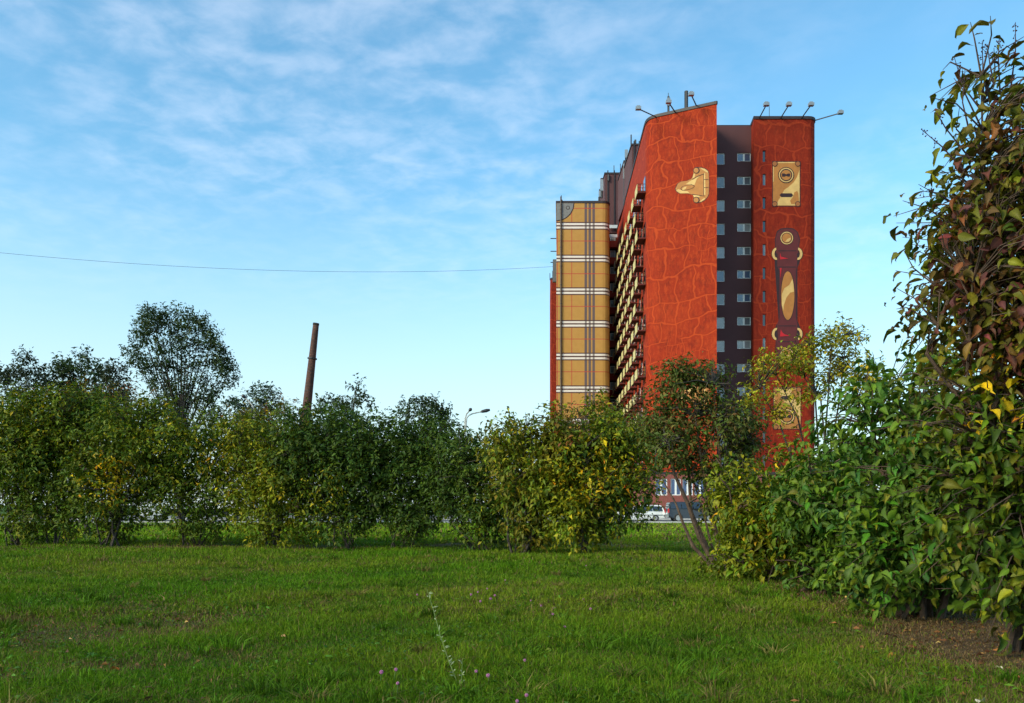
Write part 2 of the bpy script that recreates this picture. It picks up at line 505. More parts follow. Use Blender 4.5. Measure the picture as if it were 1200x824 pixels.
def grid_wall(name, p0, p1, z0, z1, holes, mats, parent, uoff=0.0, depth=0.22):
    """vertical wall from p0 to p1 with rectangular openings and their reveals; holes are (u0,u1,z0,z1)"""
    mb = MB(); a = Vector(p0); b = Vector(p1); L = (b - a).length; t = (b - a) / L
    inn = Vector((-t.y, t.x))        # inward = away from the viewer for p0->p1 going right
    us = sorted(set([0, L] + [h[0] for h in holes] + [h[1] for h in holes]))
    zs = sorted(set([z0, z1] + [h[2] for h in holes] + [h[3] for h in holes]))
    def pt(u, z, d=0.0):
        q = a + t * u + inn * d
        return (q.x, q.y, z)
    for i in range(len(us) - 1):
        for j in range(len(zs) - 1):
            uc = (us[i] + us[i+1]) / 2; zc_ = (zs[j] + zs[j+1]) / 2
            if any(h[0] < uc < h[1] and h[2] < zc_ < h[3] for h in holes): continue
            mb.poly([pt(us[i], zs[j]), pt(us[i+1], zs[j]), pt(us[i+1], zs[j+1]), pt(us[i], zs[j+1])],
                    [(uoff + us[i], zs[j]), (uoff + us[i+1], zs[j]), (uoff + us[i+1], zs[j+1]), (uoff + us[i], zs[j+1])])
    for h in holes:
        u0, u1, h0, h1 = h
        for (pa, pb) in (((u0, h0), (u1, h0)), ((u1, h0), (u1, h1)), ((u1, h1), (u0, h1)), ((u0, h1), (u0, h0))):
            mb.poly([pt(*pa), pt(*pb), pt(*pb, depth), pt(*pa, depth)], [(uoff + pa[0], pa[1]), (uoff + pb[0], pb[1]), (uoff + pb[0], pb[1]), (uoff + pa[0], pa[1])])
    return mb.build(name, mats, parent), pt

BLK = block
# crocodile wing: slanted end with a rounded corner, then the long balcony face going back
def LX(d): return 16.96 + 0.038 * (d - 108.0)
endA = (24.72, 103.0)
arc = [(18.45, 106.32), (18.08, 106.53), (17.74, 106.78), (17.46, 107.08), (17.24, 107.44), (17.09, 107.88), (17.01, 108.4), (LX(109.2), 109.2)]
foot = [(LX(152), 152.0)] + arc[::-1] + [endA, (24.75, 109.6), (31.0, 109.6), (31.0, 152.0)]
foot_wing = foot[::-1]
prism('crocodile_leather_wall', foot, GB, TOP, LEATHER, BLK, uv0=0.0)
coping([(LX(152), 152.0)] + arc[::-1] + [endA], TOP, BLK)
coping([endA, (24.75, 109.4)], TOP, BLK)

# recessed dark bay with windows
Z0W = CH + (HOR - 185.0) * 0.109
FL = 27.45 * 0.109
wall_p0, wall_p1 = (24.70, 109.0), (31.2, 109.0)
holesL, holesR = [], []
for k_ in range(15):
    zc_ = Z0W - FL * k_
    if zc_ < 3: break
    lz = CH + (HOR - 186.2) * 0.109 - FL * k_
    holesL.append((25.95 - 24.70, 27.18 - 24.70, lz - 0.72, lz + 0.72))
    rz = CH + (HOR - 184.2) * 0.109 - FL * k_
    holesR.append((28.77 - 24.70, 30.52 - 24.70, rz - 0.53, rz + 0.53))
TOPR = CH + (HOR - 147.5) * 0.109
_, _pt = grid_wall('recessed_maroon_wall', wall_p0, wall_p1, GB, TOPR, holesL + holesR, DARKWALL, BLK)
m = MB(); m.box(24.76, 30.95, 109.02, 109.5, TOPR, TOPR + 0.12); m.build('roof_coping', CAPMAT, BLK)

def window_proto(w, h, split, gm, transom=False):
    """white frame with a pane behind it, origin at the lower left corner of the opening, facing -Y"""
    f = MB(); t = 0.09; D = 0.07
    f.box(0.002, w - 0.002, 0, D, 0.002, t); f.box(0.002, w - 0.002, 0, D, h - t, h - 0.002)
    f.box(0.002, t, 0.001, D, t, h - t); f.box(w - t, w - 0.002, 0.001, D, t, h - t)
    if split: f.box(w / 2 - 0.11, w / 2 + 0.11, 0.001, D, t, h - t)
    if transom: f.box(t, w - t, 0.002, D, h * 0.70, h * 0.70 + 0.05)
    fo = f.build('window', WHITEFRAME)
    g = MB(); g.box(t * 0.5, w - t * 0.5, D * 0.45, D * 0.75, t * 0.5, h - t * 0.5)
    go = g.build('pane', gm); go.parent = fo
    return fo
bpos = parent_abs(BLK)
def place(proto, loc):
    c = copy_tree(proto, BLK, Vector(loc) - bpos)
    return c
protosL = [window_proto(1.23, 1.44, False, g) for g in GLASS]
protosR = [window_proto(1.75, 1.06, True, g) for g in GLASS]
for i, (h, hr) in enumerate(zip(holesL, holesR)):
    place(protosL[(0, 1, 2, 1, 2, 0, 1, 2, 2, 1, 0, 2, 1, 0, 1)[i]], (24.70 + h[0], 109.12, h[2]))
    place(protosR[(0, 1, 1, 2, 1, 0, 0, 1, 2, 1, 0, 1, 2, 0, 1)[i]], (24.70 + hr[0], 109.12, hr[2]))
def remove_tree(o):
    for c in list(o.children): remove_tree(c)
    bpy.data.objects.remove(o)
for p in protosL + protosR: remove_tree(p)

# right tower with slit windows
TD = 107.0
tw = [(30.62, 109.4), (30.3, TD)]
twr = [(37.15, TD), (37.52, TD + 0.06), (37.85, TD + 0.24), (38.10, TD + 0.52), (38.26, TD + 0.9), (38.32, TD + 1.4)]
foot_t = tw + twr + [(39.0, 140.0), (31.5, 140.0)]
slits = []
for k_ in range(14):
    zc_ = CH + (HOR - 183.0) * 0.107 - 27.45 * 0.107 * k_
    if zc_ < 4: break
    slits.append((31.44 - 30.3, 31.84 - 30.3, zc_ - 0.72, zc_ + 0.72))
TOPT = CH + (HOR - 139.0) * 0.107
o = prism('leather_tower_wall', foot_t, GB, TOPT, LEATHER2, BLK, uv0=40.0, skip=(1,))
grid_wall('leather_tower_front', (30.3, TD), (37.15, TD), GB, TOPT, slits, LEATHER2, BLK, uoff=40.0 + math.hypot(0.32, 2.4), depth=0.3)
coping(tw + twr, TOPT, BLK)
sp = []
for gmat in (DGLASS, GLASS[1]):
    f = MB(); f.box(0.002, 0.398, 0.2, 0.26, 0.002, 1.438)
    fo = f.build('slit_window', gmat)
    g = MB(); g.box(0.003, 0.05, 0.15, 0.199, 0.003, 1.437); g.box(0.05, 0.397, 0.15, 0.199, 0.003, 0.05)
    go = g.build('frame', mat('grey_slit_frame', srgb(120, 108, 104), 0.6)); go.parent = fo
    sp.append(fo)
for i, h in enumerate(slits):
    place(sp[1] if i in (1, 4, 8) else sp[0], (30.3 + h[0], TD, h[2]))
for p in sp: remove_tree(p)

# brick ground floor annexe with big white framed shop windows
BRICK = mat('brown_red_brick', srgb(128, 70, 62), 0.9, scale=6, var=0.25, bump=0.4)
def ax(x, d=100.0): return (x - 600) * d / F
annex_top = CH + (HOR - 556) * 0.1
ah = []
for (xa, xb) in ((768, 782), (786, 798), (800, 812), (814, 827), (832, 846), (850, 864), (868, 882)):
    ah.append((ax(xa) - ax(752), ax(xb) - ax(752), CH + (HOR - 580.5) * 0.1, CH + (HOR - 561) * 0.1))
grid_wall('brick_ground_floor_wall', (ax(752), 100.0), (ax(960), 100.0), GB, annex_top, ah, BRICK, BLK)
m = MB(); m.box(ax(752), ax(960), 100.0, 108.5, annex_top, annex_top + 0.3); m.build('annexe_roof', CAPMAT, BLK)
m = MB(); m.box(ax(752), ax(752) + 0.02, 100.0, 107.9, GB, annex_top); m.build('annexe_side_wall', BRICK, BLK)
SHOPGLASS = glass('shop_glass_blue', srgb(28, 62, 110))
for h in ah:
    wproto = window_proto(h[1] - h[0], h[3] - h[2], True, SHOPGLASS)
    place(wproto, (ax(752) + h[0], 100.1, h[2])); remove_tree(wproto)

# balconies on the long face, staggered by storey
slope = math.atan(0.038)
def face_pt(d, out): # point on the long face, out metres to the left of it
    return Vector((LX(d) - out * math.cos(slope), d + out * math.sin(slope), 0))
def balcony_proto():
    """origin at the wall, near end, slab underside; +Y goes back along the face, -X sticks out"""
    L, W = 2.5, 1.05
    s = MB(); s.box(-W, 0.0, 0, L, 0, 0.16); so = s.build('balcony', SOFFIT)
    p = MB(); p.box(-W - 0.06, -W - 0.003, -0.02, L + 0.02, -0.12, 1.05)
    po = p.build('front_panel', CREAM); po.parent = so
    for yy in (0.03, L - 0.03):
        r = MB()
        r.tube([(-W, yy, 1.10), (0, yy, 1.10)], 0.035, 5); r.tube([(-W, yy, 0.62), (0, yy, 0.62)], 0.02, 4)
        for q in range(6):
            xx = -W + 0.02 + q * (W - 0.04) / 5
            r.tube([(xx, yy, 0.16), (xx, yy, 1.10)], 0.018, 4)
        ro = r.build('railing', RAIL); ro.parent = so
    g = MB(); g.box(-0.03, -0.004, 0.3, 2.2, 0.165, 2.25)
    go = g.build('balcony_door', DGLASS); go.parent = so
    return so
bp_ = balcony_proto()
for k_ in range(15):
    # storey levels: slab underside of the top row seen at y = 225
    z = CH + (HOR - 224.0) * 0.1078 - 2.93 * k_
    if z < 6: break
    start = 107.95 if k_ % 2 == 0 else 110.3
    d = start + 0.35
    while d < 147:
        if d > 108.2:
            c = copy_tree(bp_, BLK)
            q = face_pt(d, 0.002); q.z = z
            c.location = q - bpos
            c.rotation_euler = (0, 0, -slope)
        d += 4.85
remove_tree(bp_)
# small windows between the balconies on the long face
wf = MB(); wf.box(-0.05, -0.004, 0, 1.1, 0, 1.4); wo_ = wf.build('side_window', WHITEFRAME)
wg = MB(); wg.box(-0.062, -0.052, 0.09, 1.01, 0.09, 1.31); wgo = wg.build('pane', DGLASS); wgo.parent = wo_
for k_ in range(15):
    z = CH + (HOR - 224.0) * 0.1078 - 2.93 * k_ + 1.0
    if z < 6: break
    d = (107.95 if k_ % 2 == 0 else 110.3) + 0.35 + 3.55
    while d < 147:
        c = copy_tree(wo_, BLK); q = face_pt(d, 0.002); q.z = z
        c.location = q - bpos; c.rotation_euler = (0, 0, -slope); d += 4.85
remove_tree(wo_)

# plaid wing
PD = 136.6
plx0, plx1 = (652 - 600) * PD / F, (715.3 - 600) * PD / F
TOPP = CH + (HOR - 237.5) * PD / F
parc = [(plx1 - 1.25, PD), (plx1 - 0.8, PD + 0.08), (plx1 - 0.42, PD + 0.32), (plx1 - 0.14, PD + 0.72), (plx1, PD + 1.3)]
footp = [(plx0, PD)] + parc + [(plx1 + 0.5, 150.5), (plx0 + 1.3, 160.0)]
prism('plaid_wall', footp, GB, TOPP, PLAID, BLK, uv0=0.0, vtop=TOPP)
coping([(plx0 + 1.25, 159.0), (plx0, PD)] + parc, TOPP, BLK)
# grey suitcase corner with a bolt
def decal(mb, pts, d, mi):
    mb.poly([tuple(P(x, y, d)) for x, y in pts], mi=mi)
def circ(x, y, r, n=20, a0=0.0, a1=2 * math.pi, ry=None):
    ry = r if ry is None else ry
    return [(x + r * math.cos(a0 + (a1 - a0) * i / n), y + ry * math.sin(a0 + (a1 - a0) * i / n)) for i in range(n + (0 if abs(a1 - a0 - 2 * math.pi) < 1e-6 else 1))]
m = MB()
decal(m, [(652.2, 238.3)] + circ(652.2, 238.3, 20.8, 12, 0, math.pi / 2), PD - 0.02, 1)
decal(m, [(652.2, 238.3)] + circ(652.2, 238.3, 19.8, 12, 0, math.pi / 2), PD - 0.035, 0)
decal(m, circ(665.5, 243.5, 2.3), PD - 0.05, 1); decal(m, circ(665.5, 243.5, 1.6), PD - 0.065, 0)
m.build('painted_grey_corner', [GREYPAINT, INK], BLK)
m = MB(); pxx = (657.3 - 600) * PD / F
m.tube([(pxx, PD - 0.16, GB), (pxx, PD - 0.16, TOPP + 0.9)], 0.13, 8)
for zz in np.arange(3, TOPP, 3.0): m.box(pxx - 0.18, pxx + 0.18, PD - 0.2, PD - 0.003, zz, zz + 0.1)
m.tube([(pxx + .15, PD + 0.4, TOPP), (pxx + .15, PD + 0.4, TOPP + 0.6)], [0.28, 0.12], 8)
m.build('drain_pipe', mat('brown_grey_pipe', srgb(72, 58, 50), 0.6), BLK)
# brackets on its left flank
m = MB()
for yy in (279.5, 294.5, 307.5):
    a = P(652, yy, PD + 1.5)
    m.box(a.x - 0.95, a.x + 0.15, a.y, a.y + 0.12, a.z - 0.05, a.z + 0.07)
m.build('flank_bracket', DARKMETAL, BLK)
m = MB(); a = P(650, 330, PD + 1.2); m.box(a.x - 0.28, a.x + 0.3, a.y, a.y + 0.8, a.z, a.z + 3.6); m.build('flank_duct', mat('dark_grey_duct', srgb(84, 86, 92), 0.6), BLK)

# far red wing behind the plaid one
d3 = 181.6
x3 = (643.2 - 600) * d3 / F
foot3 = [(x3 + 0.3, d3 + 0.8), (x3 + 0.55, d3), (x3 + 7, d3), (x3 + 7, d3 + 20), (x3 + 1.1, d3 + 20)]
T3 = CH + (HOR - 327) * d3 / F
prism('far_leather_wall', foot3, GB, T3, LEATHER2, BLK, uv0=80)
coping(foot3[:3], T3, BLK)
m = MB(); a = P(648, 327, d3 - 0.0); m.tube([(a.x, a.y + 1, a.z), (a.x, a.y + 1, a.z + 2)], 0.12, 6); m.tube([(a.x - .6, a.y + 1, a.z), (a.x - .6, a.y + 1, a.z + 1.5)], 0.08, 6); m.build('antenna', DARKMETAL, BLK)

# link between the wings: dark loggias with red parapets
LD = 150.6
lx0, lx1 = (711 - 600) * LD / F, 18.9
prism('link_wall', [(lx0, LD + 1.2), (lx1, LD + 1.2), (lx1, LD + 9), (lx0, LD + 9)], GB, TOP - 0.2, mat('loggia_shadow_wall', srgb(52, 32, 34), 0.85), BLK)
spn = MB(); spn.box(0, lx1 - lx0, 0, 1.15, -1.0, 0.12); spo = spn.build('loggia_parapet', REDWALL)
wnp = MB(); wnp.box(0, 0.9, 0, 0.06, 0, 1.3); wpo = wnp.build('loggia_window', WHITEFRAME)
wnq = MB(); wnq.box(0.1, 0.8, -0.012, -0.002, 0.1, 1.2); wqo = wnq.build('pane', GLASS[2]); wqo.parent = wpo
for k_ in range(15):
    z = CH + (HOR - 283.0) * LD / F - 2.93 * k_
    if z < 6: break
    c = copy_tree(spo, BLK, Vector((lx0, LD, z)) - bpos)
    c = copy_tree(wpo, BLK, Vector((lx0 + 0.75, LD + 1.13, z + 0.35)) - bpos)
remove_tree(spo); remove_tree(wpo)
for yy in (265.5, 276.5):
    m = MB(); a = P(712, yy, LD - 0.2); m.box(a.x, lx1, a.y, a.y + 0.15, a.z - 0.28, a.z + 0.28)
    m.build('grey_terrace_rail', mat('weathered_white_rail', srgb(178, 182, 186), 0.6), BLK)

# roof plant rooms
def plant_room(xa, xb, ytop, d, deep, xr=None):
    a = (xa - 600) * d / F; b = (xb - 600) * d / F if xr is None else xr
    zt = CH + (HOR - ytop) * d / F
    mb = MB(); mb.box(a, b, d, d + deep, TOP - 0.3, zt); r_ = mb.build('roof_plant_room', DARKWALL, BLK)
    mb = MB(); mb.box(a - 0.12, b + 0.12, d - 0.12, d + deep + 0.12, zt + 0.003, zt + 0.25); c = mb.build('coping', CAPMAT); c.parent = r_; 
    mb = MB()
    for fx in (0.12, 0.40, 0.86):
        xx = a + (b - a) * fx
        mb.box(xx - 0.09, xx + 0.09, d - 0.16, d - 0.003, TOP, zt + 0.6)
    q = mb.build('vertical_duct', mat('black_duct', srgb(34, 28, 30), 0.5)); q.parent = r_
    for c_ in (c, q):
        c_.location = Vector((0, 0, 0)) - Vector(r_.location) - bpos
    r_.location = -bpos
    for c_ in (c, q): c_.location = (0, 0, 0)
    return r_
plant_room(709, 734, 204, LD + 0.5, 9, 20.6)
plant_room(740.5, 762, 170.5, 128.0, 9)
plant_room(731.5, 744, 190.0, 137.0, 8)

# antennas, masts and floodlight arms on the roofs
def antenna(x, y0, y1, d, r=0.09, panel=None, parent=BLK):
    a = P(x, y1, d); b = P(x, y0, d)
    mb = MB(); mb.tube([a, b], r, 6)
    ao = mb.build('antenna_mast', DARKMETAL, parent)
    ao.location = -bpos
    if panel:
        w, h, zf = panel
        pb = MB(); zz = a.z + (b.z - a.z) * zf; pb.box(a.x - w / 2, a.x + w / 2, a.y - 0.25, a.y - 0.1, zz, zz + h)
        po = pb.build('antenna_panel', METAL); po.parent = ao
antenna(739.6, 158, 171, 128.3, 0.10); antenna(744.5, 164, 171, 128.3, 0.16)
antenna(733.8, 177, 190, 137.5, 0.08, (0.5, 1.3, 0.35)); antenna(736.0, 184, 196, 137.3, 0.16)
antenna(719.5, 194, 205, 151.4, 0.07); antenna(727.0, 192, 205, 151.4, 0.07)
antenna(705.0, 209, 232, 151.2, 0.22, (0.55, 2.0, 0.35)); antenna(702.6, 222, 240, 151.2, 0.12, (0.35, 1.0, 0.5)); antenna(702.0, 231, 240, 150, 0.16)
antenna(735.0, 196, 215, 136.8, 0.16, (0.4, 2.0, 0.2)); antenna(731.6, 190, 240, 136.9, 0.14, (0.45, 2.4, 0.6)); antenna(713.0, 205, 212, 150.9, 0.2)
antenna(804.2, 107, 129, 108.5, 0.24); antenna(783.3, 113, 131, 110, 0.14, (0.42, 1.0, 0.35)); antenna(783.2, 109, 115, 110, 0.04)
antenna(901.5, 121, 138, 111, 0.035); antenna(657.8, 229, 236, 138, 0.06)
def floodlight(x0, y0, x1, y1, d0, d1):
    a = P(x0, y0, d0); b = P(x1, y1, d1)
    mb = MB(); mb.tube([a, b], 0.075, 6); ao = mb.build('floodlight_arm', DARKMETAL, BLK); ao.location = -bpos
    h = MB(); h.box(b.x - 0.32, b.x + 0.32, b.y - 0.25, b.y + 0.25, b.z - 0.12, b.z + 0.22)
    h.box(b.x - 0.2, b.x + 0.2, b.y - 0.15, b.y + 0.15, b.z + 0.22, b.z + 0.36)
    ho = h.build('lamp_head', METAL); ho.parent = ao
for a in ((768.5, 137, 748, 127.5, 106.5, 104), (791.5, 132, 783.5, 120, 105.5, 103), (817, 126, 810, 111, 104.5, 102),
          (889.5, 139, 898, 123, 107, 104.5), (914.5, 139, 924.5, 123, 107, 104.5), (939, 139, 950.5, 123, 107, 104.5), (955.5, 141, 985, 132.5, 107.8, 106)):
    floodlight(*a)

# --- murals on the tower: lock plates and handle (flat paint, a few cm of layers on the wall)
def plate(cx_, cy_, w, h, flip, rot, d0, name):
    mb = MB()
    L = lambda k: d0 - 0.012 - 0.012 * k
    x0, x1, y0, y1 = cx_ - w / 2, cx_ + w / 2, cy_ - h / 2, cy_ + h / 2
    s = -1 if flip else 1
    Y = lambda t: cy_ + s * t * h
    def quad(a, b, c, d_): return [(a, c), (b, c), (b, d_), (a, d_)]
    decal(mb, quad(x0 - 0.8, x1 + 0.8, y0 - 0.8, y1 + 0.8), L(0), 0)
    decal(mb, quad(x0, x1, y0, y1), L(1), 1)
    # pale sweep of reflected light painted on the plate
    decal(mb, [(x1 - 0.3, Y(-0.32)), (x1 - 0.3, Y(0.49)), (x0 + w * 0.12, Y(0.49)), (x0 + w * 0.2, Y(0.38)), (x0 + w * 0.3, Y(0.28)), (x0 + w * 0.42, Y(0.14)), (x0 + w * 0.6, Y(0.06)), (x0 + w * 0.78, Y(-0.04)), (x0 + w * 0.9, Y(-0.16))], L(2), 2)
    decal(mb, [(x1 - 0.6, Y(0.46)), (x0 + w * 0.68, Y(0.46)), (x0 + w * 0.64, Y(0.38)), (x0 + w * 0.74, Y(0.30)), (x0 + w * 0.8, Y(0.19)), (x0 + w * 0.9, Y(0.16)), (x0 + w * 0.95, Y(0.22))], L(3), 1)
    decal(mb, quad(x0 + 0.2, x0 + 1.1, y0 + 5, y0 + h * 0.45), L(2), 2); decal(mb, quad(x0 + 6, x1 - 6, y0 + 0.2, y0 + 1.4), L(2), 2)
    for sx in (x0 + 2.2, x1 - 2.2):
        for sy in (y0 + 2.2, y1 - 2.2):
            decal(mb, circ(sx, sy, 3.3), L(4), 0); decal(mb, circ(sx, sy, 2.6), L(5), 3)
    ky = Y(-0.2)
    for r, i_ in ((9.4, 0), (8.5, 2), (7.2, 0), (6.0, 1)):
        decal(mb, circ(cx_ - 0.3, ky, r, 28), L(4 + (9.4 - r) * 0.5), i_)
    decal(mb, [(cx_ - 5, ky - 1.9), (cx_ - 2, ky - 1.9), (cx_ - 0.5, ky - 0.8), (cx_ + 2.5, ky - 1.9), (cx_ + 4.5, ky - 1.6), (cx_ + 4.5, ky + 1.6), (cx_ + 2.5, ky + 1.9), (cx_ - 0.5, ky + 1.0), (cx_ - 2, ky + 1.9), (cx_ - 5, ky + 1.9)], L(7), 0)
    decal(mb, [(cx_ - 8, Y(0.255)), (cx_ - 6, Y(0.215)), (cx_ + 6, Y(0.215)), (cx_ + 8, Y(0.255)), (cx_ + 6, Y(0.3)), (cx_ - 6, Y(0.3))], L(4), 0)
    return mb.build(name, [INK, GOLD, GOLDL, GOLDD], BLK)
plate(921.5, 215.5, 31.5, 51.5, False, 0, TD, 'painted_lock_plate')
plate(922.5, 478.5, 31.5, 48.0, True, 0, TD, 'painted_lock_plate')

m = MB()
L = lambda k: TD - 0.012 - 0.012 * k
cxh = 922.0
top = [(908, 312), (907.5, 300), (908.3, 288), (908, 280), (910.5, 271), (915, 267.8), (922, 267), (930, 267.8), (935, 272), (937.5, 280), (936.5, 290), (938, 300), (937.5, 306), (934.5, 314)]
bot = [(934.5, 376), (937.5, 383), (938.3, 392), (936, 400), (937.5, 412), (935, 421), (928, 425.5), (917, 425), (911, 420), (908.6, 410), (909.3, 396), (907.6, 390), (909.5, 381), (912.5, 377)]
decal(m, top + bot, L(0), 0)
def shrink(pts, f, c): return [(c[0] + (x - c[0]) * f, c[1] + (y - c[1]) * f) for x, y in pts]
decal(m, [(909.2, 297), (908.8, 280), (911.2, 272), (915.5, 268.9), (922, 268.2), (929.6, 268.9), (934, 272.8), (936.4, 280), (935.6, 297)], L(1), 1)
decal(m, [(911, 297), (934, 297), (934.2, 312), (932.6, 318), (932.6, 372), (934.5, 380), (933, 398), (912, 398), (910.5, 380), (913.6, 372), (913.4, 318), (911, 312)], L(1), 1)
decal(m, [(909.8, 398), (935.6, 398), (936.2, 412), (934, 420), (928, 424), (917.5, 424), (912, 419.5), (909.6, 410)], L(1), 1)
for yy, hh in ((294, 0.5), (313, 0.5), (382, 0.5), (400.5, 0.5)):
    decal(m, [(912, yy - hh), (933, yy - hh), (933, yy + hh), (912, yy + hh)], L(2), 0)
for cyy in (279, 415.5):
    for r, i_, q in ((8.0, 0, 2), (7.4, 3, 3), (6.3, 0, 4), (5.5, 2, 5)): decal(m, circ(cxh, cyy, r, 24), L(q), i_)
    decal(m, [(920, cyy + 4.5), (923, cyy + 1), (926.5, cyy - 0.5), (926.5, cyy + 2), (924, cyy + 4.5)], L(6), 3)
m_in = circ(923.2, 346.5, 7.8, 28, ry=28.5)
decal(m, circ(923.2, 346.5, 8.6, 28, ry=29.4), L(2), 0); decal(m, m_in, L(3), 2)
decal(m, [(916.2, 358), (916.2, 345), (919, 338), (925, 334), (928.6, 327), (929.8, 333), (930.4, 342), (926, 343), (921.5, 349), (918.5, 358), (918, 364)], L(4), 3)
for cyy, s in ((297.5, 1), (391.5, -1)):
    for sx in (-1, 1):
        bx = cxh + sx * 12.5 + 0.5
        outer = [(bx - sx * 0 + sx * math.cos(t) * 5.4, cyy + s * math.sin(t) * 7.2) for t in np.linspace(-1.5, 1.7, 10)]
        inner = [(bx - sx * 0 + sx * math.cos(t) * 2.4, cyy + s * math.sin(t) * 4.6) for t in np.linspace(1.7, -1.5, 10)]
        for j in range(9):
            a_, b_ = outer[j], outer[j + 1]; c_, d_ = inner[9 - j - 1], inner[9 - j]
            decal(m, [(a_[0] + sx * .7, a_[1]), (b_[0] + sx * .7, b_[1]), (c_[0] - sx * .7, c_[1]), (d_[0] - sx * .7, d_[1])], L(2.4), 0)
            decal(m, [a_, b_, c_, d_], L(3.2), 3)
decal(m, [(914, 296), (915.5, 301), (924, 303), (915.5, 304), (914.2, 304)], L(3), 4); decal(m, [(914, 314), (916, 314), (914.6, 326)], L(3), 4)
decal(m, [(914, 394), (915, 386), (917, 390), (920, 392), (926, 393.5), (914, 394.5)], L(3), 4)
m.build('painted_suitcase_handle', [INK, STRAP, GOLD, GOLDL, CRIMSON], BLK)

# --- clasps on the slanted crocodile wall (flat paint on that plane)
pa = Vector((arc[0][0], arc[0][1])); pb_ = Vector(endA)
tdir = (pb_ - pa).normalized(); nrm2 = Vector((tdir.y, -tdir.x))       # towards the viewer
if nrm2.y > 0: nrm2 = -nrm2
def wallpt(x, y, k):
    off = 0.012 + 0.012 * k
    rx = (x - 600) / F
    o2 = pa + nrm2 * off
    d = (o2.x * nrm2.x + o2.y * nrm2.y) / (rx * nrm2.x + nrm2.y)
    return (rx * d, d, CH + (HOR - y) * d / F)
def clasp(dy, name):
    mb = MB()
    def Z(pts, k, mi): mb.poly([wallpt(780 + px / 11.77, 180 + dy + py / 11.77, k) for px, py in pts], mi=mi)
    body = [(125, 490), (160, 415), (205, 385), (290, 375), (345, 350), (370, 320), (385, 270), (378, 230), (395, 200), (425, 188), (480, 188), (540, 200), (585, 230), (600, 270), (605, 420), (600, 560), (585, 600), (540, 650), (480, 680), (410, 682), (382, 650), (385, 600), (370, 570), (300, 555), (200, 560), (160, 540)]
    cx0, cy0 = 420, 440
    Z(body, 0, 0)
    Z([(cx0 + (x - cx0) * 0.965, cy0 + (y - cy0) * 0.965) for x, y in body], 1, 1)
    Z([(145, 515), (200, 545), (330, 545), (300, 520), (220, 505), (170, 490)], 2, 2)
    Z([(280, 420), (330, 385), (420, 330), (470, 310), (430, 350), (400, 430), (350, 432)], 2, 2)
    Z([(385, 275), (370, 340), (400, 330), (410, 285)], 2, 2)
    Z([(470, 195), (540, 210), (580, 240), (590, 265), (550, 250)], 2, 2)
    Z([(375, 570), (470, 580), (470, 600), (390, 600)], 2, 2); Z([(470, 660), (530, 615), (545, 625), (490, 665)], 2, 2)
    Z([(525, 280), (545, 265), (550, 570), (525, 570)], 2, 2)
    for a_ in ([(365, 355), (440, 310), (530, 275), (530, 283), (440, 320), (370, 363)], [(370, 560), (450, 570), (540, 585), (540, 592), (450, 578), (370, 570)],
               [(522, 280), (529, 280), (529, 580), (522, 580)], [(530, 355), (590, 355), (590, 362), (530, 362)], [(530, 465), (590, 465), (590, 472), (530, 472)]):
        Z(a_, 3, 0)
    oval = [(205, 485), (225, 455), (270, 438), (360, 425), (395, 440), (400, 455), (370, 480), (310, 500), (240, 512), (215, 505)]
    Z(oval, 3, 0); Z([(302 + (x - 302) * 0.90, 470 + (y - 470) * 0.84) for x, y in oval], 4, 1)
    Z([(225, 490), (255, 462), (290, 455), (270, 495), (240, 502)], 5, 2)
    for (bx, by) in ((425, 232), (425, 640)):
        Z(circ(bx, by, 45, 18), 3, 0); Z(circ(bx - 4, by, 34, 18), 4, 1)
    return mb.build(name, [INK, GOLD, GOLDL], BLK)
clasp(0, 'painted_clasp'); clasp(243, 'painted_clasp')

# ------------------------------------------------------------------ street things
def tyre_wheel(parent, x, y, z, r, w=0.2):
    t = MB(); t.tube([(x, y - w / 2, z), (x, y - w / 2 + 0.03, z), (x, y + w / 2 - 0.03, z), (x, y + w / 2, z)], [r * 0.93, r, r, r * 0.93], 20)
    to = t.build('wheel', mat('tyre_rubber', (0.02, 0.02, 0.02), 0.9), parent)
    q = MB()
    for s in (-1, 1):
        yy = y + s * (w / 2 + 0.006)
        q.tube([(x, yy - 0.004, z), (x, yy + 0.004, z)], [r * 0.62, r * 0.55], 16)
        for a in range(5):
            an = a * 2 * math.pi / 5
            q.box(x + math.cos(an) * r * 0.36 - 0.03, x + math.cos(an) * r * 0.36 + 0.03, yy - 0.012, yy + 0.012, z + math.sin(an) * r * 0.36 - 0.03, z + math.sin(an) * r * 0.36 + 0.03)
    ro = q.build('rim', mat('wheel_rim_grey', (0.42, 0.42, 0.42), 0.4, 0.5)); ro.parent = to
    return to

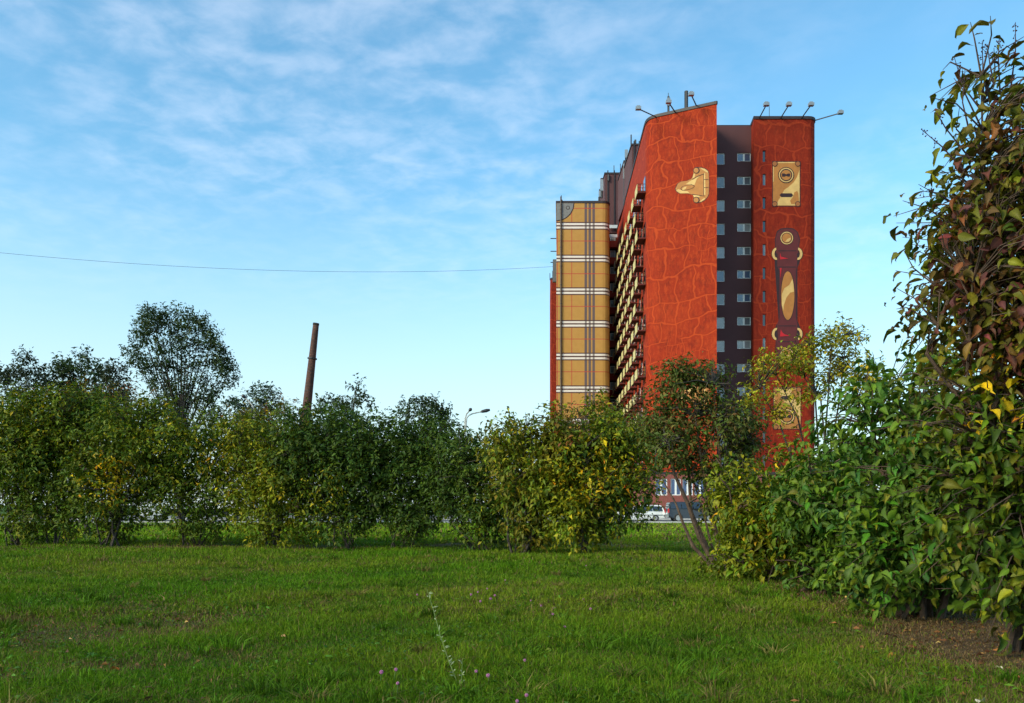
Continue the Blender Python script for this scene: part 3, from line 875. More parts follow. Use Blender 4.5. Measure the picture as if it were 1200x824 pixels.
def car(name, origin, facing, prof, belt, hw, roofw, panes, wheels, wr, paint, label, lights, extra=()):
    """prof: side outline (x forward, z up); panes: side windows as outlines; origin at ground, centre"""
    root = empty(name, origin); root.rotation_euler = (0, 0, facing)
    tag(root, label, 'car' if 'van' not in name and 'truck' not in name else ('van' if 'van' in name else 'truck'))
    def W(z):
        if z <= belt: return hw * (0.93 + 0.07 * min(1, max(0, (z - 0.2) / 0.3)))
        zt = max(p[1] for p in prof)
        return hw + (roofw - hw) * (z - belt) / (zt - belt)
    m_ = MB(); n = len(prof)
    Lf = [(x, W(z), z) for x, z in prof]; Rt = [(x, -W(z), z) for x, z in prof]
    for i in range(n):
        j = (i + 1) % n
        m_.poly([Lf[i], Lf[j], Rt[j], Rt[i]])
    # sides as strips between belt-sorted outline: triangulated by blender n-gons
    m_.poly(Lf[::-1]); m_.poly(Rt)
    bo = m_.build('body', paint); bo.parent = root
    bev = bo.modifiers.new('round', 'BEVEL'); bev.width = 0.03; bev.segments = 2; bev.limit_method = 'ANGLE'
    for pn in panes:
        for s in (-1, 1):
            g = MB(); pts = [(x, s * (W(z) + 0.012), z) for x, z in pn]; g.poly(pts)
            g.poly([(x, s * (W(z) - 0.02), z) for x, z in pn][::-1])
            k2 = len(pn)
            for i in range(k2):
                j = (i + 1) % k2
                (xa, za), (xb, zb) = pn[i], pn[j]
                g.poly([(xa, s * (W(za) + 0.012), za), (xb, s * (W(zb) + 0.012), zb), (xb, s * (W(zb) - 0.02), zb), (xa, s * (W(za) - 0.02), za)])
            go = g.build('side_window', DGLASS); go.parent = root
    for x, z in wheels:
        for s in (-1, 1):
            w_ = tyre_wheel(None, 0, 0, 0, wr); w_.parent = root; w_.location = (x, s * (hw - 0.09), z)
    for (nm, x0, x1, y0, y1, z0, z1, mm) in lights:
        g = MB(); g.box(x0, x1, y0, y1, z0, z1); go = g.build(nm, mm); go.parent = root
    return root
WHITEP = mat('white_car_paint', (0.72, 0.73, 0.73), 0.35, var=0.04, coat=0.5)
DARKP = mat('dark_grey_car_paint', (0.018, 0.018, 0.024), 0.3, var=0.1, coat=0.7)
REDL = mat('red_tail_lamp', (0.55, 0.015, 0.012), 0.25, coat=0.4)
CLEARL = mat('headlamp_glass', (0.6, 0.62, 0.62), 0.15)
BLKP = mat('black_bumper_plastic', (0.025, 0.025, 0.025), 0.6)
CHROME = mat('chrome_trim', (0.6, 0.6, 0.6), 0.2, 0.9)
d_ = 76.0; zr = ROADZ + 0.012
# white estate car, nose to the left: local +X is forward, so turned by 180 degrees
estate = [(-2.02, 0.34), (-2.05, 0.55), (-2.02, 0.88), (-1.78, 1.40), (-1.55, 1.45), (0.15, 1.45), (0.42, 1.38), (0.98, 0.93), (1.95, 0.84), (2.06, 0.74), (2.08, 0.40), (1.98, 0.28), (1.65, 0.24), (-1.7, 0.26)]
xc = (750.5 - 600) * d_ / F
car('estate_car', (xc, d_, zr), math.pi, estate, 0.9, 0.81, 0.62,
    [[(-1.83, 0.95), (-1.70, 1.33), (-0.98, 1.36), (-0.98, 0.95)], [(-0.90, 0.95), (-0.90, 1.36), (-0.12, 1.36), (-0.12, 0.95)], [(-0.04, 0.95), (-0.04, 1.36), (0.16, 1.36), (0.40, 1.30), (0.82, 0.95)]],
    [(1.22, 0.29), (-1.22, 0.29)], 0.29, WHITEP, 'white estate car parked nose left beyond the gap in the hedge',
    [('rear_bumper', -2.14, -2.03, -0.78, 0.78, 0.36, 0.52, BLKP), ('front_bumper', 2.07, 2.15, -0.78, 0.78, 0.36, 0.52, BLKP),
     ('tail_light', -2.075, -2.02, 0.52, 0.77, 0.60, 0.84, REDL), ('tail_light', -2.075, -2.02, -0.77, -0.52, 0.60, 0.84, REDL),
     ('headlight', 2.03, 2.10, 0.45, 0.75, 0.56, 0.72, CLEARL), ('headlight', 2.03, 2.10, -0.75, -0.45, 0.56, 0.72, CLEARL),
     ('side_trim', -1.9, 1.9, 0.806, 0.825, 0.56, 0.60, BLKP), ('side_trim', -1.9, 1.9, -0.825, -0.806, 0.56, 0.60, BLKP),
     ('roof_rail', -1.5, 0.1, 0.52, 0.56, 1.453, 1.50, BLKP), ('roof_rail', -1.5, 0.1, -0.56, -0.52, 1.453, 1.50, BLKP)])
# dark off-roader, nose to the right, a little nearer
d_ = 72.6
suv = [(-2.1, 0.42), (-2.16, 0.62), (-2.16, 1.05), (-2.02, 1.66), (-1.9, 1.72), (0.3, 1.74), (0.55, 1.68), (1.1, 1.14), (2.05, 1.03), (2.18, 0.9), (2.2, 0.5), (2.1, 0.36), (1.7, 0.32), (-1.7, 0.34)]
xc = (811 - 600) * d_ / F
car('off_road_car', (xc, d_, zr), 0, suv, 1.1, 0.88, 0.70,
    [[(-1.98, 1.16), (-1.88, 1.58), (-1.1, 1.62), (-1.1, 1.16)], [(-1.02, 1.16), (-1.02, 1.62), (-0.1, 1.63), (-0.1, 1.16)], [(-0.02, 1.16), (-0.02, 1.63), (0.3, 1.62), (0.52, 1.56), (0.9, 1.16)]],
    [(1.32, 0.37), (-1.32, 0.37)], 0.37, DARKP, 'dark off-road car parked behind the leaning shrub with red tail lamps',
    [('rear_bumper', -2.26, -2.14, -0.85, 0.85, 0.42, 0.62, CHROME), ('front_bumper', 2.16, 2.27, -0.85, 0.85, 0.4, 0.62, BLKP),
     ('tail_light', -2.2, -2.10, 0.62, 0.885, 0.80, 1.15, REDL), ('tail_light', -2.2, -2.10, -0.885, -0.62, 0.80, 1.15, REDL),
     ('headlight', 2.1, 2.2, 0.5, 0.82, 0.72, 0.92, CLEARL), ('headlight', 2.1, 2.2, -0.82, -0.5, 0.72, 0.92, CLEARL),
     ('rear_window', -2.11, -2.05, -0.6, 0.6, 1.15, 1.55, DGLASS), ('number_plate', -2.185, -2.155, -0.26, 0.26, 0.68, 0.79, WHITEP)])
# white delivery van seen through the middle bushes
d_ = 74.0
van = [(-2.6, 0.40), (-2.62, 0.7), (-2.6, 2.35), (-2.45, 2.48), (1.2, 2.50), (1.5, 2.36), (2.05, 1.45), (2.6, 1.15), (2.72, 0.9), (2.72, 0.42), (2.5, 0.32), (-2.4, 0.34)]
xc = (598 - 600) * d_ / F
car('delivery_van', (xc, d_, zr), math.pi, van, 1.3, 0.98, 0.88,
    [[(0.55, 1.42), (0.55, 2.1), (1.3, 2.1), (1.75, 1.55), (1.75, 1.42)], [(-2.3, 1.42), (-2.3, 2.1), (-1.2, 2.1), (-1.2, 1.42)], [(-1.05, 1.42), (-1.05, 2.1), (0.3, 2.1), (0.3, 1.42)]],
    [(1.75, 0.35), (-1.6, 0.35)], 0.35, WHITEP, 'white van glimpsed through the middle bushes of the hedge',
    [('tail_light', -2.64, -2.6, 0.8, 0.96, 0.8, 1.3, REDL), ('tail_light', -2.64, -2.6, -0.96, -0.8, 0.8, 1.3, REDL), ('front_bumper', 2.7, 2.8, -0.92, 0.92, 0.4, 0.66, BLKP),
     ('headlight', 2.62, 2.74, 0.55, 0.9, 0.85, 1.08, CLEARL), ('headlight', 2.62, 2.74, -0.9, -0.55, 0.85, 1.08, CLEARL)])
# white box truck behind the left part of the hedge
d_ = 73.0
xc = (236 - 600) * d_ / F
tr = empty('box_truck', (xc, d_, zr)); tag(tr, 'white box truck standing behind the left part of the hedge', 'truck')
m = MB(); m.box(-2.9, 4.4, -1.25, 1.25, 1.15, 4.25); b_ = m.build('cargo_box', WHITEP); b_.parent = tr
for xx in np.arange(-2.2, 4.3, 0.9):
    q = MB(); q.box(xx, xx + 0.05, -1.275, -1.252, 1.2, 4.2); q_ = q.build('rib', METAL); q_.parent = b_
m = MB()
m.poly([(-5.0, -1.15, 0.6), (-2.98, -1.15, 0.6), (-2.98, -1.15, 2.75), (-4.3, -1.15, 2.75), (-4.95, -1.15, 1.6)])
m.poly([(-5.0, 1.15, 0.6), (-2.98, 1.15, 0.6), (-2.98, 1.15, 2.75), (-4.3, 1.15, 2.75), (-4.95, 1.15, 1.6)][::-1])
pf = [(-5.0, 0.6), (-2.98, 0.6), (-2.98, 2.75), (-4.3, 2.75), (-4.95, 1.6)]
for i in range(5):
    a_, b2 = pf[i], pf[(i + 1) % 5]
    m.poly([(a_[0], -1.15, a_[1]), (b2[0], -1.15, b2[1]), (b2[0], 1.15, b2[1]), (a_[0], 1.15, a_[1])])
c_ = m.build('cab', WHITEP); c_.parent = tr
for s in (-1, 1):
    g = MB(); y_ = s * 1.16; g.poly([(-4.75, y_, 1.7), (-3.5, y_, 1.7), (-3.5, y_, 2.5), (-4.3, y_, 2.5)]); g.poly([(-4.75, y_ - s * .02, 1.7), (-3.5, y_ - s * .02, 1.7), (-3.5, y_ - s * .02, 2.5), (-4.3, y_ - s * .02, 2.5)])
    g_ = g.build('side_window', DGLASS); g_.parent = c_
m = MB(); m.box(-4.7, 4.3, -0.5, 0.5, 0.55, 1.14); h_ = m.build('chassis', BLKP); h_.parent = tr
for x in (-3.9, 2.9):
    for s in (-1, 1):
        w_ = tyre_wheel(None, 0, 0, 0, 0.5, 0.28); w_.parent = tr; w_.location = (x, s * 1.0, 0.5)

# street lamps
LAMPP = mat('pale_lamp_post_concrete', srgb(176, 178, 176), 0.6, scale=2)
def street_lamp(x, ytop, d, arms, label):
    b = P(x, ytop, d)
    root = empty('street_lamp', (b.x, d, ROADZ + 0.1 if d > 60 else float(gz(b.x, d)))); tag(root, label, 'street lamp', 'street lamps along the road')
    bz = root.location.z; H = b.z - bz
    m_ = MB(); m_.tube([(0, 0, 0), (0, 0, 0.4), (0, 0, H * 0.75)], [0.2, 0.13, 0.10], 8); p_ = m_.build('post', LAMPP); p_.parent = root
    m_ = MB(); m_.box(-0.24, -0.09, -0.12, 0.12, H * 0.72, H * 0.72 + 0.7); p_ = m_.build('control_box', DARKMETAL); p_.parent = root
    for (pts, hl) in arms:
        q = [Vector((0, 0, H * 0.74))] + [Vector((px * d / F, py2, H + pz * d / F)) for px, pz, py2 in pts]
        m_ = MB(); m_.tube(q, [0.09] + [0.065] * (len(q) - 1), 7); a_ = m_.build('arm', LAMPP); a_.parent = root
        e = q[-1]; t = (q[-1] - q[-2]).normalized()
        m_ = MB(); m_.tube([e - t * 0.05, e + t * 0.1, e + t * hl * 0.6, e + t * hl], [0.06, 0.13, 0.16, 0.09], 8); h_ = m_.build('lamp_head', DARKMETAL); h_.parent = a_
street_lamp(544.8, 482, 75, [([(0.2, -8, 0), (2, -3, 0), (5.5, 0.0, -0.4)], 0.35), ([(2, -8, 0), (4.5, -5, 0), (9, -2.8, 0), (19, -0.6, 0)], 0.8)], 'grey two-armed street lamp rising over the middle of the hedge')
street_lamp(298.5, 466, 69.2, [([(-0.2, -14, 0), (-3, -9, 0), (-7, -4, 0), (-11, -0.5, 0)], 0.35)], 'grey single-armed street lamp rising between the trees at the left')

# leaning chimney stack
dch = 150.0
ct, cb = P(370.2, 381, dch), P(346.0, 600.5, dch)
root = empty('chimney_stack', (cb.x, dch, ROADZ)); tag(root, 'tall leaning brown chimney stack with a dark ring rising behind the hedge', 'chimney')
def chimney_material():
    k = NT('weathered_brown_brick')
    co = k.n('ShaderNodeTexCoord').outputs['Object']
    sp_ = k.n('ShaderNodeSeparateXYZ'); k.l(co, sp_.inputs[0])
    b = k.n('ShaderNodeTexBrick'); cmb = k.n('ShaderNodeCombineXYZ'); k.l(sp_.outputs[0], cmb.inputs[0]); k.l(sp_.outputs[2], cmb.inputs[1]); k.l(cmb.outputs[0], b.inputs['Vector'])
    b.inputs['Scale'].default_value = 1.0; b.inputs['Brick Width'].default_value = 0.5; b.inputs['Row Height'].default_value = 0.28; b.inputs['Mortar Size'].default_value = 0.03
    b.inputs['Color1'].default_value = srgb(104, 68, 56); b.inputs['Color2'].default_value = srgb(78, 52, 46); b.inputs['Mortar'].default_value = srgb(60, 48, 44)
    n_ = k.noise(k.mapping(co, scale=(1.5, 1.5, 0.25)), 1.0, 7, 0.7)
    k.l(k.mix(k.math('MULTIPLY', k.ramp(n_.outputs['Fac'], 0.42, 0.7), 0.7), b.outputs['Color'], srgb(48, 38, 36)), k.b.inputs['Base Color'])
    k.b.inputs['Roughness'].default_value = 0.95
    return k.m
BRK = chimney_material()
base = Vector((0, 0, 0)); tp = ct - Vector(root.location); H = tp.z
m = MB()
n = 30; pts = [base.lerp(tp, i / n) for i in range(n + 1)]
m.tube(pts, [1.15 - 0.63 * i / n for i in range(n + 1)], 16); s_ = m.build('shaft', BRK, smooth=True); s_.parent = root
def ring(f, r, h, nm, mm):
    q = base.lerp(tp, f); q2 = base.lerp(tp, f + h / H)
    mb = MB(); mb.tube([q, q2], r, 16); r_ = mb.build(nm, mm); r_.parent = root
ring(1 - 39.5 / 218.0, 0.84, 0.22, 'ring_band', DARKMETAL)
ring(0.999, 0.56, 0.35, 'rim', mat('soot_black', (0.02, 0.017, 0.015), 0.9))
for i in range(3): ring(0.55 + 0.1 * i, 1.15 - 0.63 * (0.55 + 0.1 * i) + 0.012, 0.08, 'iron_hoop', DARKMETAL)

# overhead cable
a, b = P(649, 312.4, 138), P(-140, 281, 110)
pts = []
for i in range(41):
    t = i / 40; q = a.lerp(b, t); q.z -= 4 * t * (1 - t) * 2.2; pts.append(q)
m = MB(); m.tube(pts, 0.022, 5)
tag(m.build('overhead_cable', mat('cable_black', (0.03, 0.03, 0.035), 0.6)), 'thin overhead cable sagging across the sky to the plaid wing', 'cable')

# ------------------------------------------------------------------ foliage
def foliage_material(name, rough=0.45, trans=0.28, spec=0.35, back=(1.0, 1.0, 0.6), veins=True):
    k = NT(name)
    at = k.n('ShaderNodeAttribute'); at.attribute_name = 'Col'
    co = k.n('ShaderNodeTexCoord').outputs['Object']
    n = k.noise(co, 40, 4, 0.65)
    c = k.mix(k.math('MULTIPLY', k.ramp(n.outputs['Fac'], 0.45, 0.75), 0.55), at.outputs['Color'], (0.03, 0.026, 0.008))
    if veins:
        lv = k.n('ShaderNodeAttribute'); lv.attribute_name = 'blade'
        sp_ = k.n('ShaderNodeSeparateXYZ'); k.l(lv.outputs['Vector'], sp_.inputs[0])
        axx = k.math('ABSOLUTE', sp_.outputs[0])
        ph = k.math('PINGPONG', k.math('SUBTRACT', k.math('MULTIPLY', sp_.outputs[1], 7.0), k.math('MULTIPLY', axx, 9.0)), 0.5)
        v = k.math('MAXIMUM', k.ramp(ph, 0.03, 0.16, 1.0, 0.0), k.ramp(axx, 0.008, 0.03, 1.0, 0.0))
        lighter = k.n('ShaderNodeMix', data_type='RGBA', blend_type='MULTIPLY'); lighter.inputs[0].default_value = 1.0
        k.l(c, lighter.inputs[6]); lighter.inputs[7].default_value = (1.45, 1.35, 1.2, 1)
        c = k.mix(k.math('MULTIPLY', v, 0.6), c, lighter.outputs[2])
    k.l(c, k.b.inputs['Base Color'])
    k.b.inputs['Roughness'].default_value = rough
    k.b.inputs['Specular IOR Level'].default_value = spec
    tr_ = k.n('ShaderNodeBsdfTranslucent')
    mul = k.n('ShaderNodeMix', data_type='RGBA', blend_type='MULTIPLY'); mul.inputs[0].default_value = 1.0
    k.l(c, mul.inputs[6]); mul.inputs[7].default_value = back + (1,)
    k.l(mul.outputs[2], tr_.inputs['Color'])
    mx = k.n('ShaderNodeMixShader'); mx.inputs[0].default_value = trans
    out = k.t.nodes['Material Output']
    k.l(k.b.outputs[0], mx.inputs[1]); k.l(tr_.outputs[0], mx.inputs[2]); k.l(mx.outputs[0], out.inputs['Surface'])
    return k.m
LEAFM = foliage_material('leaf', 0.5, 0.30, 0.16)
GRASSM = foliage_material('grass_blade', 0.6, 0.32, 0.08, veins=False)
BARK = mat('brown_bark', (0.075, 0.045, 0.03), 0.9, scale=14, var=0.45, bump=0.8)
BARKD = mat('dark_grey_bark', (0.045, 0.035, 0.028), 0.9, scale=14, var=0.4, bump=0.8)

def mesh_from(name, verts, faces_flat, loop_tot, colors, material, blade=None):
    me = bpy.data.meshes.new(name)
    nv = len(verts); nl = len(faces_flat); nf = len(loop_tot)
    me.vertices.add(nv); me.vertices.foreach_set('co', np.ascontiguousarray(verts, np.float32).ravel())
    me.loops.add(nl); me.loops.foreach_set('vertex_index', np.ascontiguousarray(faces_flat, np.int32))
    me.polygons.add(nf)
    ls = np.concatenate([[0], np.cumsum(loop_tot)[:-1]]).astype(np.int32)
    me.polygons.foreach_set('loop_start', ls); me.polygons.foreach_set('loop_total', np.asarray(loop_tot, np.int32))
    at = me.attributes.new('Col', 'FLOAT_COLOR', 'POINT')
    cc = np.concatenate([colors, np.ones((nv, 1))], 1).astype(np.float32)
    at.data.foreach_set('color', cc.ravel())
    if blade is not None:
        ab = me.attributes.new('blade', 'FLOAT_VECTOR', 'POINT'); ab.data.foreach_set('vector', np.ascontiguousarray(blade, np.float32).ravel())
    me.materials.append(material)
    me.update(calc_edges=True)
    return me

def unit(v): return v / np.maximum(np.linalg.norm(v, axis=1, keepdims=True), 1e-9)

# leaf outlines: (across, along, lift) ; two halves folded on the midrib, tip curling down
LEAF_LO = (np.array([(0, 0, 0), (-0.30, 0.45, 0.10), (0, 0.5, 0.0), (0.30, 0.45, 0.10), (0, 1.0, -0.14)], float),
           [(0, 2, 1), (0, 3, 2), (1, 2, 4), (2, 3, 4)])
LEAF_HI = (np.array([(0, 0, 0), (0, 0.28, 0.0), (0, 0.58, -0.02), (0, 1.0, -0.20),
                     (-0.16, 0.10, 0.03), (-0.30, 0.30, 0.09), (-0.31, 0.50, 0.10), (-0.20, 0.74, 0.02), (-0.07, 0.92, -0.11),
                     (0.16, 0.10, 0.03), (0.30, 0.30, 0.09), (0.31, 0.50, 0.10), (0.20, 0.74, 0.02), (0.07, 0.92, -0.11), (0, 0.80, -0.09)], float),
           [(0, 1, 4), (4, 1, 5), (1, 2, 6, 5), (2, 14, 7, 6), (14, 3, 8, 7), (0, 9, 1), (9, 10, 1), (1, 10, 11, 2), (2, 11, 12, 14), (14, 12, 13, 3)])

def rib_tint(tv): return np.where(np.abs(tv[:, 0]) < 0.01, 1.25, 0.92)

def leaves_mesh(name, pos, axis, nrm, size, col, shape, material):
    n = len(pos)
    tv, tf = shape
    side = unit(np.cross(axis, nrm)); nr = unit(np.cross(side, axis))
    curl = R.uniform(0.5, 2.6, (n, 1)); wid = R.uniform(0.6, 0.95, (n, 1))
    V = (pos[:, None, :] + size[:, None, None] * (tv[None, :, 0, None] * (side * wid)[:, None, :] + tv[None, :, 1, None] * axis[:, None, :] + tv[None, :, 2, None] * (nr * curl)[:, None, :]))
    V = V + R.normal(size=V.shape) * (size * 0.035)[:, None, None]
    k = len(tv)
    flat = np.concatenate([np.array(f) for f in tf]); tot = np.array([len(f) for f in tf])
    F_ = (flat[None, :] + (np.arange(n) * k)[:, None]).ravel()
    return mesh_from(name, V.reshape(-1, 3), F_, np.tile(tot, n), (col[:, None, :] * rib_tint(tv)[None, :, None]).reshape(-1, 3), material, np.tile(tv, (n, 1)))

def blob_twigs(blobs, n, length, shell=0.55):
    """twig roots spread through a set of ellipsoids (cx,cy,cz,rx,ry,rz), more of them near the surface"""
    B = np.array(blobs, float)
    w = (B[:, 3] * B[:, 5] + B[:, 3] * B[:, 4] + B[:, 4] * B[:, 5]); w /= w.sum()
    idx = R.choice(len(B), n, p=w)
    d = unit(R.normal(size=(n, 3)))
    r = shell + (1 - shell) * R.random(n) ** 0.7
    r *= 1 + 0.10 * R.normal(size=n)
    b = B[idx]
    pos = b[:, :3] + d * b[:, 3:6] * r[:, None]
    out = unit(d / b[:, 3:6])
    return pos, out

def palette_cols(n, pal, var=0.18):
    cs = np.array([srgb(*p[0])[:3] for p in pal]); w = np.array([p[1] for p in pal], float); w /= w.sum()
    c = cs[R.choice(len(pal), n, p=w)]
    return 0.93 * c * (1 + var * R.normal(size=(n, 1))).clip(0.5, 1.6) * (1 + 0.08 * R.normal(size=(n, 3))).clip(0.7, 1.3)

def make_leaves(blobs, ntw, per, size, pal, droop=0.55, tl=0.30, shell=0.55, zones=(), zmin=None):
    pos, out = blob_twigs(blobs, ntw, tl, shell)
    tw = unit(out * 0.8 + np.array([0, 0, 0.55]) + 0.35 * R.normal(size=pos.shape))
    # each twig has its own tone so that clumps read light and dark
    tone = palette_cols(ntw, pal, 0.12)
    s = (np.arange(per) + 0.5) / per
    p = pos[:, None, :] + tw[:, None, :] * (s[None, :, None] - 0.35) * tl
    p = p.reshape(-1, 3) + R.normal(size=(ntw * per, 3)) * tl * 0.10
    T = np.repeat(tw, per, axis=0); O = np.repeat(out, per, axis=0)
    side = unit(np.cross(T, R.normal(size=T.shape)))
    ax_ = unit(T * 0.45 + side * 0.9 + O * 0.25 + np.array([0, 0, -droop]) + 0.2 * R.normal(size=T.shape))
    nm = unit(O * 0.6 + np.array([0, 0, 0.75]) + 0.45 * R.normal(size=T.shape))
    sz = size * R.uniform(0.45, 1.25, len(p))
    own = palette_cols(len(p), pal, 0.16)
    mixw = R.uniform(0.25, 0.75, (len(p), 1))
    col = np.repeat(tone, per, axis=0) * mixw + own * (1 - mixw)
    for (zx, zy, zz, zr, zp, prob) in zones:
        dd = np.sqrt(((p - np.array([zx, zy, zz])) ** 2).sum(1)) / zr
        hit = (dd + 0.25 * R.normal(size=len(p)) < 1) & (R.random(len(p)) < prob)
        col[hit] = palette_cols(hit.sum(), zp, 0.15)
    if zmin is not None:
        keep = p[:, 2] > zmin
        p, ax_, nm, sz, col = p[keep], ax_[keep], nm[keep], sz[keep], col[keep]
    return p, ax_, nm, sz, np.clip(col, 0.002, 0.9), (pos, tw)

def stems_mesh(base, targets, r0, nsplit=3, spread=0.25, sides=6, twigs=None, twig_r=0.006, tw_n=120, tl=0.3):
    m_ = MB(); base = Vector(base); mids = []
    for t in targets:
        t = Vector(t)
        st = base + Vector((R.normal() * spread, R.normal() * spread * 0.7, -0.05))
        pts = [st]
        for i in range(1, 5):
            f = i / 4
            q = st.lerp(t, f); bow = math.sin(f * math.pi) * 0.12 * (t - st).length
            q += Vector((R.normal() * 0.35, R.normal() * 0.35, abs(R.normal()) * 0.35)) * bow
            pts.append(q)
        rr = r0 * R.uniform(0.6, 1.1)
        m_.tube(pts, [rr, rr * 0.8, rr * 0.62, rr * 0.45, rr * 0.25], sides)
        for i_ in range(1, 4): mids += [pts[i_].lerp(pts[i_ + 1], t_) for t_ in (0.2, 0.4, 0.6, 0.8, 1.0)]
    if twigs is not None and len(mids):
        pos, tw = twigs
        M = np.array([tuple(q) for q in mids])
        for i in R.choice(len(pos), min(tw_n, len(pos)), replace=False):
            p0 = pos[i]; j = np.argmin(((M - p0) ** 2).sum(1)); s_ = Vector(M[j]); e = Vector(p0 + tw[i] * tl * 0.6)
            q = s_.lerp(e, 0.5) + Vector((R.normal() * 0.04, R.normal() * 0.04, 0.05))
            m_.tube([s_, q, e], [twig_r * 1.8, twig_r * 1.2, twig_r * 0.5], 4, caps=False)
    return m_

def env_blobs(cx, cy, z0, z1, hw, hd, n, lean=0.0, bottom=0.45, r=0.34):
    """uneven lobes filling an egg shaped bush"""
    out = []
    for i in range(n):
        f = (i + R.uniform(0.1, 0.9)) / n
        z = z0 + (z1 - z0) * (0.05 + 0.76 * f)
        wf = bottom + (1 - bottom) * math.sin(min(1.0, f * 1.25) * math.pi / 2)
        if f > 0.8: wf *= 1 - 0.25 * ((f - 0.8) / 0.2) ** 1.5
        a = R.uniform(0, 2 * math.pi); rr = math.sqrt(R.uniform(0.05, 1)) * 0.72
        sr = r * R.uniform(0.75, 1.25)
        if f > 0.72: rr *= 1.15
        out.append((cx + math.cos(a) * rr * hw * wf + lean * f, cy + math.sin(a) * rr * hd * wf, z, hw * sr * 1.35, hd * sr * 1.35, (z1 - z0) * 0.17 * R.uniform(0.75, 1.3)))
    return out

def shrub(name, bx, by_px, x0, x1, ytop, label, pal, leaf, ntw, per=9, zones_px=(), d=None, hd=None, ybot=None, nb=16, stems=8, sr=0.022,
          group='hedge bushes across the back of the lawn', shell=0.55, droop=0.55, tl=0.32, hi=False, singles=0, barkm=None, bottom=0.45, cat='bush', extra=(), tw_n=120, twig_r=0.006, leafmat=None, lean=0.0, spread=0.13, crown=True):
    d = d if d else CH * F / (by_px - HOR)
    base = P(bx, HOR, d); bz = float(gz(base.x, d)); base.z = bz
    if crown: x0, x1 = x0 - 5, x1 + 5
    cxw = ((x0 + x1) / 2 - 600) * d / F; hw = (x1 - x0) / 2 * d / F; hd = hd if hd else hw * 0.8
    ztop = CH + (HOR - ytop) * d / F
    zb = bz + 0.24 if ybot is None else CH + (HOR - ybot) * d / F
    blobs = env_blobs(cxw, d, zb, ztop, hw, hd, nb, bottom=bottom, lean=lean)
    for (ex, ey, er, ed) in extra:
        q = P(ex, ey, d + ed); k_ = er * d / F; blobs.append((q.x, q.y, q.z, k_, k_, k_))
    if crown:
        for fx in (0.08, 0.32, 0.55, 0.78, 0.96):
            for row in (0, 1, 2):
                q = P(x0 + (x1 - x0) * fx + R.uniform(-6, 6), ytop + 29 + row * 30 + R.uniform(-4, 7), d + R.uniform(-.3, .3)); k_ = 17 * d / F
                blobs.append((q.x, q.y, q.z, k_ * 1.1, k_ * 1.2, k_))
    zones = [(*P(zx, zy, d - hd * 0.6), zr * d / F, zp, pr) for zx, zy, zr, zp, pr in zones_px]
    p, a_, n_, s_, c_, tw = make_leaves(blobs, ntw, per, leaf, pal, droop, tl, shell, zones, zmin=bz + 0.06)
    root = empty(name, base); tag(root, label, cat, group)
    shape = LEAF_HI if hi else LEAF_LO
    if singles:
        # the leaves that show largest: nearest to the lens and inside the frame
        sx = 600 + F * p[:, 0] / p[:, 1]; sy = HOR - F * (p[:, 2] - CH) / p[:, 1]
        score = np.sqrt((p[:, 0]) ** 2 + p[:, 1] ** 2) + 50 * ((sx < 0) | (sx > 1195) | (sy < 0) | (sy > 820))
        order = np.argsort(score); one = order[:singles]; rest = order[singles:]
        single_leaves(root, p[one], a_[one], n_[one], s_[one], c_[one])
        p, a_, n_, s_, c_ = p[rest], a_[rest], n_[rest], s_[rest], c_[rest]
    me = leaves_mesh('foliage', p - np.array(base), a_, n_, s_, c_, shape, leafmat or LEAFM)
    fo = bpy.data.objects.new('foliage', me); COL.objects.link(fo); fo.parent = root; fo['kind'] = 'stuff'
    tg = [(b[0], b[1], b[2]) for b in blobs]
    R.shuffle(tg)
    mb = stems_mesh(base, tg[:stems], sr, twigs=tw, tw_n=tw_n, tl=tl, spread=spread, twig_r=twig_r)
    st = mb.build('stems', barkm or BARKD, root, loc=None)
    st.location = -Vector(base)
    return root

_leafproto = {}
def single_leaves(root, p, a_, n_, s_, c_):
    base = np.array(root.location)
    # share meshes: colours snapped to a small set of tones
    for i in range(len(p)):
        lum = np.log(np.maximum(c_[i], 1e-4)); key = tuple(np.round(lum / 0.55).astype(int)) + (i % 3,)
        me = _leafproto.get(key)
        if me is None:
            tv, tf = LEAF_HI
            V = tv.copy(); cu = (0.8, 1.5, 2.4)[key[3]]
            V[:, 2] *= cu; V[:, 0] *= (0.78, 0.68, 0.88)[key[3]]
            V[:, 2] += 0.03 * np.sin(V[:, 1] * 9 + key[3]) * np.sign(V[:, 0])
            cc = np.exp(np.array(key[:3]) * 0.55)[None, :] * rib_tint(tv)[:, None]
            flat = np.concatenate([np.array(f) for f in tf]); tot = np.array([len(f) for f in tf])
            me = mesh_from('leaf', V, flat, tot, cc, LEAFM, tv); _leafproto[key] = me
        side = np.cross(a_[i], n_[i]); side /= np.linalg.norm(side); nr = np.cross(side, a_[i])
        s = s_[i]; q = p[i] - base
        o = bpy.data.objects.new('leaf', me); COL.objects.link(o); o.parent = root
        o.matrix_local = Matrix(((side[0]*s, a_[i][0]*s, nr[0]*s, q[0]), (side[1]*s, a_[i][1]*s, nr[1]*s, q[1]), (side[2]*s, a_[i][2]*s, nr[2]*s, q[2]), (0, 0, 0, 1)))

